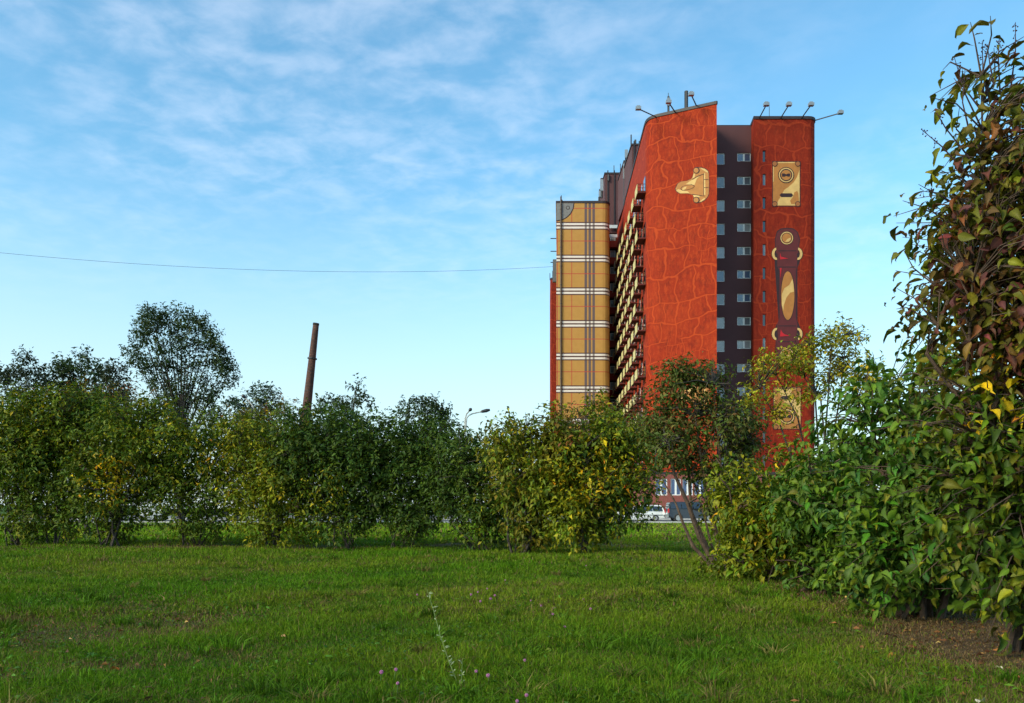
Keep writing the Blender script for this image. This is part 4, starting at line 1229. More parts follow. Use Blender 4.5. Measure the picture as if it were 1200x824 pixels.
GREEN = [((76, 98, 24), 4), ((60, 84, 24), 3), ((102, 114, 26), 2), ((130, 128, 30), 0.7)]
DGREEN = [((58, 82, 28), 4), ((72, 92, 26), 3), ((48, 72, 30), 2), ((94, 110, 28), 1)]
YGREEN = [((128, 130, 24), 3), ((100, 114, 24), 4), ((162, 148, 28), 1.2), ((78, 98, 24), 3)]
YELLOW = [((204, 168, 24), 2), ((182, 158, 28), 3), ((206, 140, 24), 0.7), ((142, 138, 26), 2)]
OLIVE = [((112, 108, 30), 3), ((94, 102, 26), 3), ((132, 112, 30), 2), ((80, 90, 26), 2)]
RUST = [((116, 66, 30), 2.4), ((98, 84, 30), 3), ((134, 74, 28), 1), ((84, 90, 28), 3)]
PURPLE = [((96, 56, 48), 3), ((116, 76, 40), 2), ((86, 74, 34), 2), ((110, 100, 30), 1.5)]

HB = 'hedge bushes across the back of the lawn'
shrub('hedge_bush', 12, 639, -45, 72, 448, 'dense green hedge bush cut off by the left edge of the photo', GREEN, 0.094, 1604, zones_px=((30, 470, 60, YGREEN, .6),), bottom=0.75)
shrub('hedge_bush', 66, 639, 18, 116, 444, 'tall dense green hedge bush second from the left edge', GREEN, 0.094, 1604, zones_px=((60, 470, 60, YGREEN, .5), (110, 475, 30, DGREEN, .8)), bottom=0.75)
shrub('hedge_bush', 128, 640, 84, 196, 456, 'hedge bush with a patch of yellow leaves, left of the tall tree', GREEN, 0.094, 1514, zones_px=((128, 560, 28, YELLOW, .6), (165, 490, 40, YGREEN, .7)), bottom=0.63)
shrub('hedge_bush', 226, 640, 162, 292, 476, 'spreading hedge bush standing under the tall loose tree', GREEN, 0.094, 1514, zones_px=((220, 500, 55, YGREEN, .7), (270, 540, 35, YELLOW, .25)), bottom=0.60, extra=((262, 545, 24, 0), (276, 570, 18, .2), (190, 560, 24, 0), (235, 570, 26, 0)))
shrub('hedge_bush', 322, 641, 274, 378, 478, 'yellow-green hedge bush in front of the leaning chimney', YGREEN, 0.094, 1604, bottom=0.85, zones_px=((330, 510, 35, GREEN, .5),))
shrub('hedge_bush', 405, 642, 338, 462, 466, 'broad dark green hedge bush right of the leaning chimney', DGREEN, 0.094, 1782, bottom=0.85, zones_px=((370, 590, 40, YGREEN, .5),))
shrub('hedge_bush', 468, 642, 420, 530, 484, 'dark green hedge bush left of the two-armed street lamp', DGREEN, 0.094, 1604, bottom=0.85)
shrub('hedge_bush', 565, 645, 512, 604, 497, 'dark green vase-shaped hedge bush under the two-armed street lamp', DGREEN, 0.094, 1105, bottom=0.58, zones_px=((560, 620, 25, GREEN, .7),))
shrub('hedge_bush', 615, 650, 580, 664, 484, 'olive hedge bush with drooping leaves and a visible stem below the far red wing', OLIVE, 0.094, 998, bottom=0.56, zones_px=((600, 520, 40, YGREEN, .6), (610, 590, 30, GREEN, .5)), droop=0.9, sr=0.035)
shrub('hedge_bush', 690, 651, 634, 752, 484, 'bright yellow-green hedge bush standing in front of the plaid wing', YGREEN, 0.094, 1692, bottom=0.78, zones_px=((700, 555, 40, YELLOW, .45), (735, 600, 40, DGREEN, .7), (690, 520, 40, GREEN, .5), (650, 495, 30, RUST, .5)), extra=((650, 495, 18, 0), (700, 482, 16, 0.3), (726, 585, 20, 0), (665, 600, 22, -0.3)))
BK = 'shrubs standing just behind the hedge'
shrub('back_shrub', 100, 0, 30, 175, 438, 'rust-brown tinged shrub peeping over the left hedge bushes', RUST, 0.10, 650, d=22, ybot=560, group=BK)
shrub('back_shrub', 318, 0, 275, 352, 458, 'orange-brown tinged shrub peeping over the hedge left of the chimney', RUST, 0.10, 450, d=23, ybot=560, group=BK, zones_px=((305, 475, 25, YGREEN, .6),))
shrub('back_shrub', 712, 0, 655, 790, 470, 'brownish shrub behind the bright hedge bush, before the balconies', [((96, 74, 44), 3), ((74, 82, 38), 3), ((112, 70, 40), 1.5)], 0.10, 600, d=19, ybot=566, group=BK, shell=0.4, extra=((690, 492, 14, 0), (745, 478, 14, 0)))

# right-hand row, going back along the lawn
RG = 'shrubs of the right-hand row'
near_shrub = shrub('dogwood_shrub', 1207, 762, 1092, 1330, 70, 'nearest tall shrub with purple and olive leaves at the right edge', [((100, 96, 30), 3), ((84, 76, 32), 2), ((100, 68, 42), 1.2), ((118, 116, 28), 2.5), ((74, 88, 28), 3)], 0.08, 1600, per=7, nb=24, hi=True, singles=300, group=RG, crown=False, droop=0.85, hd=0.55, ybot=690, stems=9, sr=0.026, spread=0.09, tl=0.34, bottom=0.62, barkm=BARK, cat='shrub',
      zones_px=((1170, 200, 170, PURPLE, .28), (1150, 340, 80, PURPLE, .65), (1190, 430, 60, PURPLE, .5), (1170, 480, 45, YELLOW, .7), (1160, 600, 130, GREEN, .9), (1190, 690, 80, GREEN, .9)),
      extra=((1170, 130, 34, 0), (1195, 220, 50, -.1), (1160, 200, 36, -.1), (1185, 300, 45, -.2), (1200, 380, 50, -.2), (1150, 400, 30, -.2), (1130, 150, 26, -.1), (1112, 260, 22, -.1), (1150, 90, 22, 0), (1140, 330, 35, -.2), (1150, 520, 55, -.2), (1130, 600, 60, -.2), (1190, 640, 60, -.3)), tw_n=1600, twig_r=0.003)
def seed_twigs():
    base = Vector(near_shrub.location)
    lines = [[(1160, 120), (1152, 85), (1151, 48)], [(1150, 130), (1128, 100), (1118, 66)], [(1172, 110), (1170, 70), (1171, 42)], [(1185, 100), (1190, 60), (1190, 26)], [(1140, 190), (1108, 150), (1095, 128)],
             [(1130, 200), (1104, 172), (1080, 152)], [(1125, 260), (1100, 250), (1079, 246)], [(1135, 150), (1128, 120), (1131, 80)], [(1165, 100), (1160, 75), (1157, 52)], [(1120, 240), (1098, 226), (1080, 224)]]
    mb = MB()
    for ln_ in lines:
        d = 4.65 + R.uniform(-0.12, 0.12); pts = [P(x, y, d) for x, y in ln_]
        mb.tube(pts, [0.005, 0.0035, 0.0015], 5)
        for i in range(11):
            f = R.uniform(0.62, 1.0); q = pts[1].lerp(pts[2], (f - 0.5) * 2)
            dv = Vector((R.normal(), R.normal(), R.normal() + 0.4)).normalized(); e = q + dv * R.uniform(0.008, 0.026)
            mb.tube([q, e], 0.0012, 4); mb.tube([e, e + dv * 0.005, e + dv * 0.009], [0.002, 0.0046, 0.001], 5)
    o = mb.build('seed_twigs', mat('dark_purple_twig', srgb(58, 38, 44), 0.8), near_shrub); o.location = -base
seed_twigs()
shrub('dogwood_shrub', 1062, 722, 985, 1190, 428, 'dense green large-leaved shrub, second in the right-hand row', [((74, 108, 34), 4), ((62, 96, 42), 3), ((98, 122, 34), 2.4), ((128, 134, 34), .8)], 0.09, 1250, per=8, nb=22, hi=True, singles=300, group=RG, crown=False, droop=0.85, hd=0.65, ybot=700, stems=9, sr=0.03, tl=0.30, bottom=0.7, barkm=BARK, cat='shrub', tw_n=600, twig_r=0.0035,
      extra=((1075, 432, 26, 0), (1112, 408, 24, 0.2), (1035, 470, 28, 0), (1000, 600, 35, -.2), (1040, 660, 40, -.3), (1120, 560, 50, -.3), (1100, 640, 45, -.3)))
shrub('dogwood_shrub', 985, 700, 918, 1050, 528, 'green shrub with drooping leaves, third in the right-hand row', [((80, 108, 32), 4), ((64, 94, 34), 3), ((108, 124, 30), 2)], 0.085, 980, per=8, nb=18, hi=True, singles=300, group=RG, crown=False, droop=0.85, hd=0.65, ybot=690, stems=8, sr=0.028, tl=0.30, bottom=0.65, barkm=BARK, cat='shrub',
      extra=((1010, 520, 22, 0.2), (1000, 545, 25, 0.1), (960, 545, 18, 0)))
shrub('yellowing_shrub', 918, 686, 836, 968, 545, 'yellow-green small-leaved shrub before the base of the tower', YGREEN, 0.075, 850, per=9, nb=16, hi=True, singles=300, group=RG, crown=False, droop=0.85, hd=0.7, ybot=675, stems=9, sr=0.022, tl=0.28, bottom=0.8, barkm=BARK, cat='shrub', zones_px=((900, 590, 60, YELLOW, .10), (930, 630, 40, YGREEN, .6)),
      extra=((870, 570, 25, 0), (860, 605, 22, 0), (930, 545, 20, 0)))
# leaning rust shrub with bare stems, in front of the crocodile wall
def leaning_shrub():
    d = CH * F / (668 - HOR)
    base = P(848, HOR, d); base.z = float(gz(base.x, d))
    cl = [(790, 455, 30), (812, 440, 22), (770, 490, 22), (830, 470, 24), (800, 500, 34), (850, 500, 30), (872, 520, 26), (780, 530, 24), (820, 545, 32), (860, 560, 28), (765, 515, 16), (840, 440, 14), (880, 490, 18), (800, 435, 14), (850, 605, 18), (835, 590, 18)]
    bl = []
    for (x, y, r) in cl:
        dd = d + R.uniform(-0.3, 0.3); q = P(x, y, dd); k_ = r * dd / F * 0.95; bl.append((q.x, q.y, q.z, k_, k_ * 1.1, k_ * 0.9))
    pal = [((88, 88, 40), 3), ((104, 70, 40), 1.2), ((68, 90, 34), 5.5), ((124, 80, 42), .8), ((98, 106, 44), 3)]
    p, a_, n_, s_, c_, tw = make_leaves(bl, 1500, 7, 0.068, pal, 0.5, 0.22, 0.25)
    root = empty('leaning_shrub', base); tag(root, 'sparse rust-tinged shrub with bare stems leaning left before the leather wall', 'shrub', RG)
    me = leaves_mesh('foliage', p - np.array(base), a_, n_, s_, c_, LEAF_LO, LEAFM)
    fo = bpy.data.objects.new('foliage', me); COL.objects.link(fo); fo.parent = root; fo['kind'] = 'stuff'
    mains = [[(846, 668), (820, 630), (806, 590), (790, 555), (782, 520)], [(850, 668), (838, 620), (828, 585), (822, 540), (815, 490)], [(843, 668), (812, 640), (800, 612), (792, 590), (775, 560)],
             [(852, 668), (850, 610), (846, 560), (840, 500), (836, 450)], [(848, 668), (828, 640), (810, 600), (806, 540), (800, 450)], [(853, 667), (862, 610), (866, 560), (874, 520)], [(846, 667), (834, 640), (824, 600), (800, 520)]]
    ends = []
    for i, ml in enumerate(mains):
        dd = R.uniform(-0.35, 0.35); k_ = len(ml)
        pts = [P(x, y, d + dd * j / k_ + 0.02 * i) for j, (x, y) in enumerate(ml)]
        pts[0].z = base.z - 0.05
        r0 = (0.042, 0.036, 0.028, 0.024, 0.034, 0.022, 0.022)[i]
        mb = MB(); mb.tube(pts, [r0 * (1 - 0.75 * j / (k_ - 1)) for j in range(k_)], 7)
        so = mb.build('stem', BARK, root); so.location = -Vector(base)
        ends += [tuple(q) for q in pts[2:]]
    M = np.array(ends); mb = MB(); pos, tt = tw
    for i in R.choice(len(pos), 330, replace=False):
        j = np.argsort(((M - pos[i]) ** 2).sum(1))[0]; s0 = Vector(M[j]); e = Vector(pos[i] + tt[i] * 0.12)
        q = s0.lerp(e, 0.5) + Vector((R.normal() * 0.05, R.normal() * 0.05, 0.05))
        mb.tube([s0, q, e], [0.009, 0.006, 0.002], 4, caps=False)
    tw_o = mb.build('twigs', BARKD, root); tw_o.location = -Vector(base)
leaning_shrub()
# airy yellow shrub behind, crossing the tower
def airy_shrub():
    d = 12.4
    base = P(965, HOR, d); base.z = float(gz(base.x, d))
    cl = [(900, 432, 18), (925, 422, 18), (950, 410, 22), (975, 400, 20), (995, 395, 16), (885, 455, 16), (960, 455, 16), (972, 440, 22), (990, 425, 22), (1010, 430, 20), (893, 430, 12), (938, 466, 14), (912, 486, 11), (920, 442, 14), (942, 432, 14), (905, 458, 11), (1015, 450, 20), (900, 420, 12), (985, 385, 10), (1030, 450, 20), (1000, 470, 20), (880, 470, 12)]
    bl = []
    for (x, y, r) in cl:
        dd = d + R.uniform(-0.4, 0.4); q = P(x, y, dd); k_ = r * dd / F; bl.append((q.x, q.y, q.z, k_, k_, k_ * 0.8))
    pal = [((160, 150, 34), 3), ((128, 134, 34), 4), ((186, 164, 40), 1.5), ((100, 104, 36), 2)]
    p, a_, n_, s_, c_, tw = make_leaves(bl, 680, 7, 0.072, pal, 0.5, 0.25, 0.15)
    root = empty('airy_shrub', base); tag(root, 'tall airy shrub with sparse yellow leaves crossing the lower tower', 'shrub', RG)
    me = leaves_mesh('foliage', p - np.array(base), a_, n_, s_, c_, LEAF_LO, LEAFM)
    fo = bpy.data.objects.new('foliage', me); COL.objects.link(fo); fo.parent = root; fo['kind'] = 'stuff'
    ends = []
    for i, ml in enumerate([[(960, 656), (950, 560), (935, 490), (910, 440)], [(963, 656), (960, 540), (955, 460), (950, 405)], [(966, 656), (972, 540), (985, 460), (992, 392)], [(968, 656), (980, 560), (1000, 480), (1020, 430)], [(964, 656), (965, 540), (970, 470), (975, 395)], [(958, 656), (935, 560), (915, 500), (890, 455)], [(967, 656), (968, 530), (962, 470), (930, 425)]]):
        pts = [P(x, y, d + R.uniform(-.25, .25) * (j > 0)) for j, (x, y) in enumerate(ml)]
        pts[0].z = base.z - 0.05
        mb = MB(); mb.tube(pts, [0.022, 0.016, 0.011, 0.005], 6); so = mb.build('stem', BARKD, root); so.location = -Vector(base)
        for s_i in range(len(pts) - 1):
            ends += [tuple(pts[s_i].lerp(pts[s_i + 1], t)) for t in (0.3, 0.6, 1.0)]
    M = np.array([e for e in ends if e[2] > 1.6]); mb = MB(); pos, tt = tw
    for i in R.choice(len(pos), 240, replace=False):
        j = np.argsort(((M - pos[i]) ** 2).sum(1))[0]; s0 = Vector(M[j]); e = Vector(pos[i] + tt[i] * 0.15)
        q = s0.lerp(e, 0.5) + Vector((R.normal() * 0.05, R.normal() * 0.05, 0.03))
        mb.tube([s0, q, e], [0.007, 0.005, 0.002], 4, caps=False)
    tw_o = mb.build('twigs', BARKD, root); tw_o.location = -Vector(base)
airy_shrub()

# trees beyond the road
TG = 'trees beyond the hedge'
def tree(x, d, clumps, label, pal, leaf, ntw, per, rscale=1.0, limbs=10, tr=0.2, shell=0.25, tl=0.8, droop=0.2):
    base = P(x, HOR, d); base.z = float(gz(base.x, d)) if d < 70 else ROADZ
    bl = []
    for (cx_, cy_, r) in clumps:
        dd = d + R.uniform(-1, 1) * r * d / F * 1.5; q = P(cx_, cy_, dd); k_ = r * d / F * rscale; bl.append((q.x, q.y, q.z, k_, k_, k_))
    xs_ = [c[0] for c in clumps]; yb = max(c[1] for c in clumps); rm = 13
    for row in range(1, 4):
        for fx in (0.2, 0.5, 0.8):
            q = P(min(xs_) + (max(xs_) - min(xs_)) * fx + R.uniform(-4, 4), yb + row * 15, d + R.uniform(-1, 1)); k_ = rm * d / F; bl.append((q.x, q.y, q.z, k_, k_, k_))
    p, a_, n_, s_, c_, tw = make_leaves(bl, int(ntw * 1.45), per, leaf, pal, droop, tl, shell)
    root = empty('tree', base); tag(root, label, 'tree', TG)
    me = leaves_mesh('crown', p - np.array(base), a_, n_, s_, c_, LEAF_LO, LEAFM)
    fo = bpy.data.objects.new('crown', me); COL.objects.link(fo); fo.parent = root; fo['kind'] = 'stuff'
    C = np.array(bl)[:, :3]; cen = C.mean(0); zt = C[:, 2].max(); bl = bl[:len(clumps)]
    m_ = MB()
    top_ = Vector((cen[0] * .6 + base.x * .4, cen[1], base.z + (zt - base.z) * 0.8))
    pts = [base.lerp(top_, t) for t in (0, 0.15, 0.35, 0.6, 0.85, 1)]
    pts[0].z -= 0.1
    m_.tube(pts, [tr, tr * 0.85, tr * 0.7, tr * 0.5, tr * 0.3, tr * 0.15], 8)
    for i in range(len(bl)):
        c = Vector(bl[i][:3]); f = min(0.85, max(0.12, (c.z - base.z) / (zt - base.z) * 0.62)); s = base.lerp(top_, f)
        q = s.lerp(c, 0.55) + Vector((0, 0, -0.05 * (c - s).length))
        m_.tube([s, q, c], [tr * 0.3, tr * 0.2, tr * 0.06], 5)
    pos, tt = tw
    for i in R.choice(len(pos), min(200, len(pos)), replace=False):
        j = np.argmin(((C - pos[i]) ** 2).sum(1)); e = Vector(pos[i] + tt[i] * tl * 0.5)
        m_.tube([Vector(C[j]), e], [tr * 0.07, tr * 0.02], 4, caps=False)
    t_ = m_.build('trunk', BARKD, root); t_.location = -Vector(base)
TREEG = [((52, 70, 40), 3), ((42, 60, 36), 3), ((62, 80, 40), 2), ((76, 86, 44), 0.6)]
TREED = [((46, 58, 36), 3), ((38, 50, 34), 3), ((58, 66, 38), 2)]
zz = [(220, 110), (200, 150), (150, 220), (180, 280), (90, 350), (120, 430), (180, 470), (250, 210), (330, 130), (430, 110), (470, 170), (560, 160), (610, 220), (640, 290), (690, 390), (760, 460), (740, 570), (500, 230), (390, 220), (300, 330), (430, 340), (560, 330), (630, 450), (280, 450), (380, 470), (500, 460), (560, 560), (230, 570), (330, 600), (450, 600), (650, 620), (620, 690), (300, 700), (420, 710), (540, 700), (700, 490)]
tree(212, 60, [(140 + a / 5.89, 350 + b / 5.89, R.uniform(8.5, 13)) for a, b in zz], 'tall loose-crowned dark tree standing clear above the hedge', TREEG, 0.24, 1750, 7, tr=0.2, tl=0.7, rscale=1.0)
tree(30, 66, [(30, 425, 12), (20, 440, 12), (45, 440, 12), (8, 445, 13), (35, 450, 15), (55, 455, 12), (32, 415, 6), (0, 440, 10)], 'small dark tree with feathery top at the left edge', TREED, 0.30, 420, 7, tr=0.18, tl=0.7)
tree(95, 68, [(95, 425, 12), (75, 435, 14), (110, 435, 14), (85, 445, 16), (60, 445, 12), (125, 445, 12), (100, 418, 7), (70, 428, 8)], 'round dark green tree left of the tall loose tree', TREEG, 0.32, 560, 7, tr=0.2, tl=0.7)
tree(136, 64, [(136, 432, 9), (145, 438, 9), (128, 440, 10), (140, 450, 12), (122, 430, 6)], 'narrow dark tree close to the left side of the tall loose tree', TREED, 0.30, 300, 7, tr=0.15, tl=0.6)
tree(300, 90, [(308, 456, 8), (298, 464, 9), (315, 466, 10), (285, 472, 10), (325, 474, 10), (305, 478, 14), (272, 475, 9)], 'small grey-green tree behind the single-armed street lamp', [((66, 84, 66), 3), ((52, 72, 56), 3)], 0.42, 420, 7, tr=0.2, tl=0.9)
tree(405, 62, [(419, 448, 4.5), (417, 456, 6), (422, 464, 8), (416, 472, 9), (400, 476, 10), (388, 474, 9), (384, 466, 5), (430, 474, 8), (405, 482, 14), (375, 480, 10)], 'dark tree with a narrow spire top right of the chimney', TREEG, 0.28, 420, 7, tr=0.17, tl=0.6)
tree(497, 80, [(478, 476, 9), (490, 474, 10), (505, 475, 11), (518, 480, 10), (525, 488, 10), (498, 486, 16), (475, 488, 11), (512, 492, 14)], 'round dark tree behind the hedge left of the two-armed lamp', TREEG, 0.36, 520, 7, tr=0.2, tl=0.8)
# lower tree belt far behind, reading as one mass
bl = []
for x in range(-120, 640, 22):
    q = P(x, 540 + R.uniform(-12, 8), 118); bl.append((q.x, q.y + R.uniform(-4, 4), q.z - 1.5, 3.2, 3, 4.0))
p, a_, n_, s_, c_, tw = make_leaves(bl, 1900, 6, 0.6, TREED, 0.2, 1.2, 0.4)
me = leaves_mesh('far_trees', p, a_, n_, s_, c_, LEAF_LO, LEAFM)
o = bpy.data.objects.new('far_trees', me); COL.objects.link(o); tag(o, 'low dark belt of far trees beyond the road', 'trees', kind='stuff')

# ------------------------------------------------------------------ grass
def grass():
    P_, H_, W_, C_, L_ = [], [], [], [], []
    def zone(n, y0, y1, hmin, hmax, w, half=0.66):
        u = R.random(n); y = y0 * (y1 / y0) ** u if y1 / y0 > 1.5 else y0 + (y1 - y0) * u
        x = (R.random(n) * 2 - 1) * (half * y + 0.3)
        b = bare_mask(x, y)
        t = patchn(x, y, 2.2, 1.0); t2 = patchn(x, y, 0.7, 5.0)
        keep = R.random(n) > b * 0.62
        x, y, b, t, t2 = x[keep], y[keep], b[keep], t[keep], t2[keep]
        n = len(x)
        h = R.uniform(hmin, hmax, n) * (1 + 0.6 * t) * (1 - 0.6 * b) * (1 + 0.5 * (R.random(n) < 0.04))
        fy = np.clip((y - 17) / 10, 0, 1)[:, None] * 0.35 + 1
        g1 = np.array([0.090, 0.200, 0.005]) * fy; g2 = np.array([0.185, 0.230, 0.014]) * fy; g3 = np.array([0.032, 0.100, 0.006]) * fy
        f = np.clip(0.5 + 0.9 * t2 + 0.3 * R.normal(size=n), 0, 1)[:, None]
        c = g1 * (1 - f) + g2 * f
        dk = np.clip(0.35 - 0.9 * t + 0.25 * R.normal(size=n), 0, 1)[:, None] * 0.6
        c = c * (1 - dk) + g3 * dk
        dry = (R.random(n) < 0.06 + 0.84 * b + 0.14 * np.clip(t2 + 0.2, 0, 1))[:, None]
        straw = np.array([0.24, 0.155, 0.075]) * R.uniform(0.3, 1.15, (n, 1))
        c = np.where(dry, straw, c) * R.uniform(0.7, 1.3, (n, 1))
        L_.append(np.full((n, 2), np.nan)); P_.append(np.stack([x, y, gz(x, y) - 0.005], 1)); H_.append(h); W_.append(np.full(n, w) * R.uniform(0.6, 1.3, n) * (1 + 0.03 * y)); C_.append(c)
    zone(300000, 2.9, 6.0, 0.022, 0.062, 0.0021)
    zone(220000, 6.0, 11.0, 0.025, 0.07, 0.0036)
    # coarse tufts that stand up out of the sward
    nt_, per_ = 420, 55
    ty = 3.0 * (13 / 3.0) ** R.random(nt_); tx = (R.random(nt_) * 2 - 1) * 0.62 * ty
    ok = (bare_mask(tx, ty) < 0.8) & (patchn(tx, ty, 1.3, 21) > -0.35); tx, ty = tx[ok], ty[ok]; nt_ = len(tx)
    tone = R.uniform(0.55, 1.25, nt_); rr_ = R.uniform(0.03, 0.10, nt_); hh = R.uniform(0.06, 0.12, nt_); dryt = R.random(nt_) < 0.16
    an = R.uniform(0, 2 * math.pi, (nt_, per_)); ra = np.sqrt(R.random((nt_, per_)))
    x = (tx[:, None] + np.cos(an) * ra * rr_[:, None]).ravel(); y = (ty[:, None] + np.sin(an) * ra * rr_[:, None]).ravel(); n = len(x)
    c = np.where(np.repeat(dryt, per_)[:, None], np.array([0.20, 0.16, 0.05]), np.array([0.075, 0.165, 0.008])) * np.repeat(tone, per_)[:, None] * R.uniform(0.7, 1.3, (n, 1))
    P_.append(np.stack([x, y, gz(x, y) - 0.005], 1)); H_.append(np.repeat(hh, per_) * R.uniform(0.5, 1.1, n)); W_.append(R.uniform(0.0018, 0.0034, n) * (1 + 0.06 * y)); C_.append(c)
    L_.append(np.stack([np.cos(an) * ra, np.sin(an) * ra], 2).reshape(-1, 2) * 0.9)
    near = sum(len(q) for q in P_)
    zone(150000, 11.0, 19.0, 0.03, 0.08, 0.008)
    zone(80000, 19.0, 69.0, 0.06, 0.12, 0.03, 0.62)
    p = np.concatenate(P_); h = np.concatenate(H_); w = np.concatenate(W_); c = np.concatenate(C_); n = len(p)
    a = R.uniform(0, 2 * math.pi, n); side = np.stack([np.cos(a), np.sin(a), np.zeros(n)], 1)
    la = R.uniform(0, 2 * math.pi, n); ln = np.abs(R.normal(size=n)) * 0.8
    lean = np.stack([np.cos(la) * ln, np.sin(la) * ln, np.zeros(n)], 1)
    lo_ = np.concatenate(L_); fx_ = ~np.isnan(lo_[:, 0]); lean[fx_, :2] = lo_[fx_] + 0.2 * R.normal(size=(fx_.sum(), 2))
    up = np.array([0, 0, 1.0])
    mid = p + (up + lean * 0.45) * (h * 0.55)[:, None]
    tip = p + (up * (1 - 0.25 * ln[:, None]).clip(0.35, 1) + lean * 1.15) * h[:, None]
    sw = side * w[:, None]
    k = near
    Va = np.stack([p[:k] - sw[:k], p[:k] + sw[:k], mid[:k] + sw[:k] * 0.8, mid[:k] - sw[:k] * 0.8, tip[:k]], 1).reshape(-1, 3)
    Fa = (np.array([0, 1, 2, 3, 3, 2, 4])[None] + (np.arange(k) * 5)[:, None]).ravel()
    Vb = np.stack([p[k:] - sw[k:], p[k:] + sw[k:], tip[k:]], 1).reshape(-1, 3)
    Fb = (np.arange(3)[None] + (np.arange(n - k) * 3)[:, None] + len(Va)).ravel()
    cc = np.concatenate([np.repeat(c[:k], 5, axis=0), np.repeat(c[k:], 3, axis=0)])
    me = mesh_from('lawn_grass', np.concatenate([Va, Vb]), np.concatenate([Fa, Fb]), np.concatenate([np.tile([4, 3], k), np.full(n - k, 3)]), np.clip(cc, 0, 1), GRASSM)
    o = bpy.data.objects.new('lawn_grass', me); COL.objects.link(o)
    tag(o, 'short uneven green lawn grass with dry straw patches', 'grass', kind='stuff')
    # clover and plantain leaves growing in patches through the grass
    n = 9000
    y = 2.9 * (13 / 2.9) ** R.random(n); x = (R.random(n) * 2 - 1) * (0.63 * y)
    ok = (patchn(x, y, 1.9, 11) + 0.25 * R.normal(size=n) > 0.25) & (bare_mask(x, y) < 0.6); x, y = x[ok], y[ok]; n = len(x)
    pos = np.stack([x, y, gz(x, y) + R.uniform(0.015, 0.05, n)], 1)
    ang = R.uniform(0, 2 * math.pi, n); ax_ = np.stack([np.cos(ang), np.sin(ang), R.uniform(-0.1, 0.5, n)], 1)
    nm = unit(np.array([0, 0, 1.0]) + 0.3 * R.normal(size=(n, 3)))
    me = leaves_mesh('lawn_weeds', pos, unit(ax_), nm, R.uniform(0.018, 0.045, n), palette_cols(n, [((66, 104, 28), 3), ((84, 120, 34), 3), ((110, 130, 40), 1)]), LEAF_LO, LEAFM)
    o = bpy.data.objects.new('lawn_weeds', me); COL.objects.link(o); tag(o, 'low clover leaves scattered through the lawn', 'weeds', kind='stuff')
    # crumbs of dead leaf and straw under the right-hand row and on the trodden patch
    n = 9000
    y = 3.0 * (12 / 3.0) ** R.random(n); x = (R.random(n) * 2 - 1) * (0.66 * y)
    ok = R.random(n) < bare_mask(x, y) * 0.95 + 0.02; x, y = x[ok], y[ok]; n = len(x)
    pos = np.stack([x, y, gz(x, y) + R.uniform(0.004, 0.03, n)], 1)
    ang = R.uniform(0, 2 * math.pi, n); ax_ = np.stack([np.cos(ang), np.sin(ang), R.uniform(-0.15, 0.3, n)], 1)
    nm = unit(np.array([0, 0, 1.0]) + 0.5 * R.normal(size=(n, 3)))
    me = leaves_mesh('leaf_litter', pos, unit(ax_), nm, R.uniform(0.015, 0.05, n), palette_cols(n, [((112, 76, 46), 4), ((146, 104, 60), 2), ((84, 58, 40), 4), ((176, 140, 84), .7)], 0.25), LEAF_LO, LEAFM)
    o = bpy.data.objects.new('leaf_litter', me); COL.objects.link(o); tag(o, 'brown crumbled leaf litter under the right-hand row of shrubs', 'leaf litter', kind='stuff')
grass()

# clover heads, seed stalk and fallen leaves
PINK = mat('clover_pink', srgb(172, 108, 150), 0.8, var=0.5, scale=150)
STEMG = mat('clover_stem_green', (0.06, 0.11, 0.02), 0.7)
STRAWM = mat('pale_seed_white', srgb(138, 148, 108), 0.7, var=0.15, scale=60)
SEEDST = mat('seed_stalk_green', srgb(84, 104, 44), 0.7)
hm = MB(); 
for i in range(34):
    z = 1 - 2 * (i + 0.5) / 34; r = math.sqrt(1 - z * z); q = i * 2.39996
    dv = Vector((r * math.cos(q), r * math.sin(q), z)); 
    hm.tube([dv * 0.003, dv * 0.009 + Vector((0, 0, 0.001)), dv * 0.0125 + Vector((0, 0, 0.002))], [0.003, 0.0034, 0.0012], 4)
head_p = hm.build('flower_head', PINK)
sm = MB(); sm.tube([(0, 0, -0.09), (0.004, 0, -0.04), (0, 0, 0)], 0.0018, 5); stem_p = sm.build('stem', STEMG)
for i, (x, y) in enumerate([(447, 788), (464, 785), (466, 801), (572, 792), (571, 690), (552, 697), (560, 694), (580, 698), (489, 697), (622, 704), (634, 710), (650, 713), (648, 720), (592, 680), (687, 663), (692, 714), (683, 703), (606, 822), (617, 815), (615, 774), (558, 787), (662, 735), (563, 705), (575, 702)]):
    d = CH * F / (y - HOR) * 0.93
    q = P(x, y, d); z = float(gz(q.x, d))
    r_ = empty('clover_flower', (q.x, q.y, z)); tag(r_, 'small pink clover flower head standing in the lawn grass', 'flower', 'pink clover flowers in the lawn')
    for pr in (head_p, stem_p):
        c = pr.copy(); COL.objects.link(c); c.parent = r_; c.location = (0, 0, q.z - z); c.rotation_euler = (R.normal() * .2, R.normal() * .2, R.uniform(0, 6))
        if pr is head_p: s = R.uniform(0.55, 0.85); c.scale = (s, s, s)
bpy.data.objects.remove(head_p); bpy.data.objects.remove(stem_p)

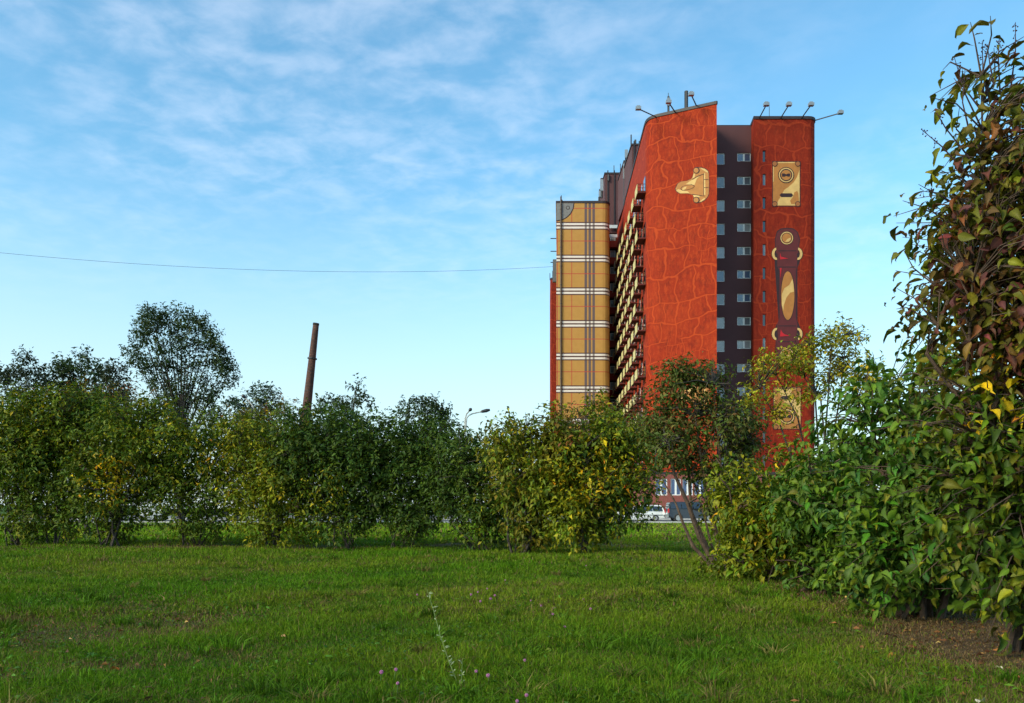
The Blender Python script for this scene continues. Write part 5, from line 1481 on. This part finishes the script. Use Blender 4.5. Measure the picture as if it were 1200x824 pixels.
def seed_stalk(pts_px, d, label):
    base = P(pts_px[0][0], HOR, d); base.z = float(gz(base.x, d))
    r_ = empty('seed_stalk', base); tag(r_, label, 'plant', 'pale seed stalks in the lawn')
    pts = [Vector(base)] + [P(x, y, d + 0.05 * i) for i, (x, y) in enumerate(pts_px[1:])]
    mb = MB(); mb.tube(pts, [0.0019] * (len(pts) - 1) + [0.0008], 5); s = mb.build('stalk', SEEDST, r_); s.location = -Vector(base)
    mb = MB()
    for i in range(len(pts) * 4):
        f = R.uniform(0.18, 0.97) * (len(pts) - 1); k_ = min(int(f), len(pts) - 2); q = pts[k_].lerp(pts[k_ + 1], f - k_)
        dv = Vector((R.normal() * 0.6, R.normal() * 0.4, R.uniform(0.1, 1.0))).normalized(); e = q + dv * R.uniform(0.012, 0.028)
        mb.tube([q + dv * 0.004, q.lerp(e, 0.6), e], [0.001, 0.0030, 0.0010], 5)
    s = mb.build('seed_heads', STRAWM, r_); s.location = -Vector(base); s['kind'] = 'stuff'
seed_stalk([(538, 815), (534, 795), (526, 775), (516, 745), (508, 715), (500, 690)], 3.75, 'long pale leaning seed stalk in the middle of the lawn')
seed_stalk([(545, 822), (541, 806), (541, 790), (542, 772)], 3.7, 'short pale seed stalk at the foot of the long one')

FALL = [mat('fallen_leaf_orange', srgb(176, 100, 42), 0.7), mat('fallen_leaf_yellow', srgb(206, 160, 50), 0.7), mat('fallen_leaf_pale', srgb(205, 190, 165), 0.7), mat('fallen_leaf_brown', srgb(110, 66, 44), 0.7)]
spots = [(1053, 766, 0, 'orange fallen leaf on the bare soil left of the row'), (1171, 740, 1, 'yellow fallen leaf beside the nearest trunk'), (1147, 820, 2, 'pale crumpled fallen leaf at the bottom edge on bare soil'),
         (1186, 787, 0, 'orange fallen leaf right below the nearest trunk'), (1167, 778, 2, 'small whitish fallen leaf on the bare soil'), (1120, 792, 3, 'brown fallen leaf in the middle of the bare soil'), (1032, 757, 1, 'yellow fallen leaf at the grassy edge of the bare soil'),
         (927, 692, 2, 'pale fallen leaf under the yellow-green shrub'), (66, 679, 2, 'whitish fallen leaf on the lawn at the left'), (50, 654, 2, 'whitish scrap leaf close to the left hedge bushes'), (128, 780, 0, 'orange fallen leaf in the dry patch at the left'), (733, 668, 3, 'brown fallen twig leaf right of the bright hedge bush')]
for (x, y, mi, lb) in spots:
    d = CH * F / (y - HOR) * 0.97; q = P(x, y, d)
    tv, tf = LEAF_HI
    V = tv.copy(); V[:, 2] *= R.uniform(1.2, 2.6); V *= 0.06 * R.uniform(0.7, 1.2)
    me = bpy.data.meshes.new('fallen_leaf'); me.from_pydata(V.tolist(), [], tf); me.materials.append(FALL[mi])
    o = bpy.data.objects.new('fallen_leaf', me); COL.objects.link(o); o.location = (q.x, q.y, float(gz(q.x, q.y)) + 0.022)
    o.rotation_euler = (R.normal() * .25, R.normal() * .25, R.uniform(0, 6)); tag(o, lb, 'leaf', 'fallen leaves')
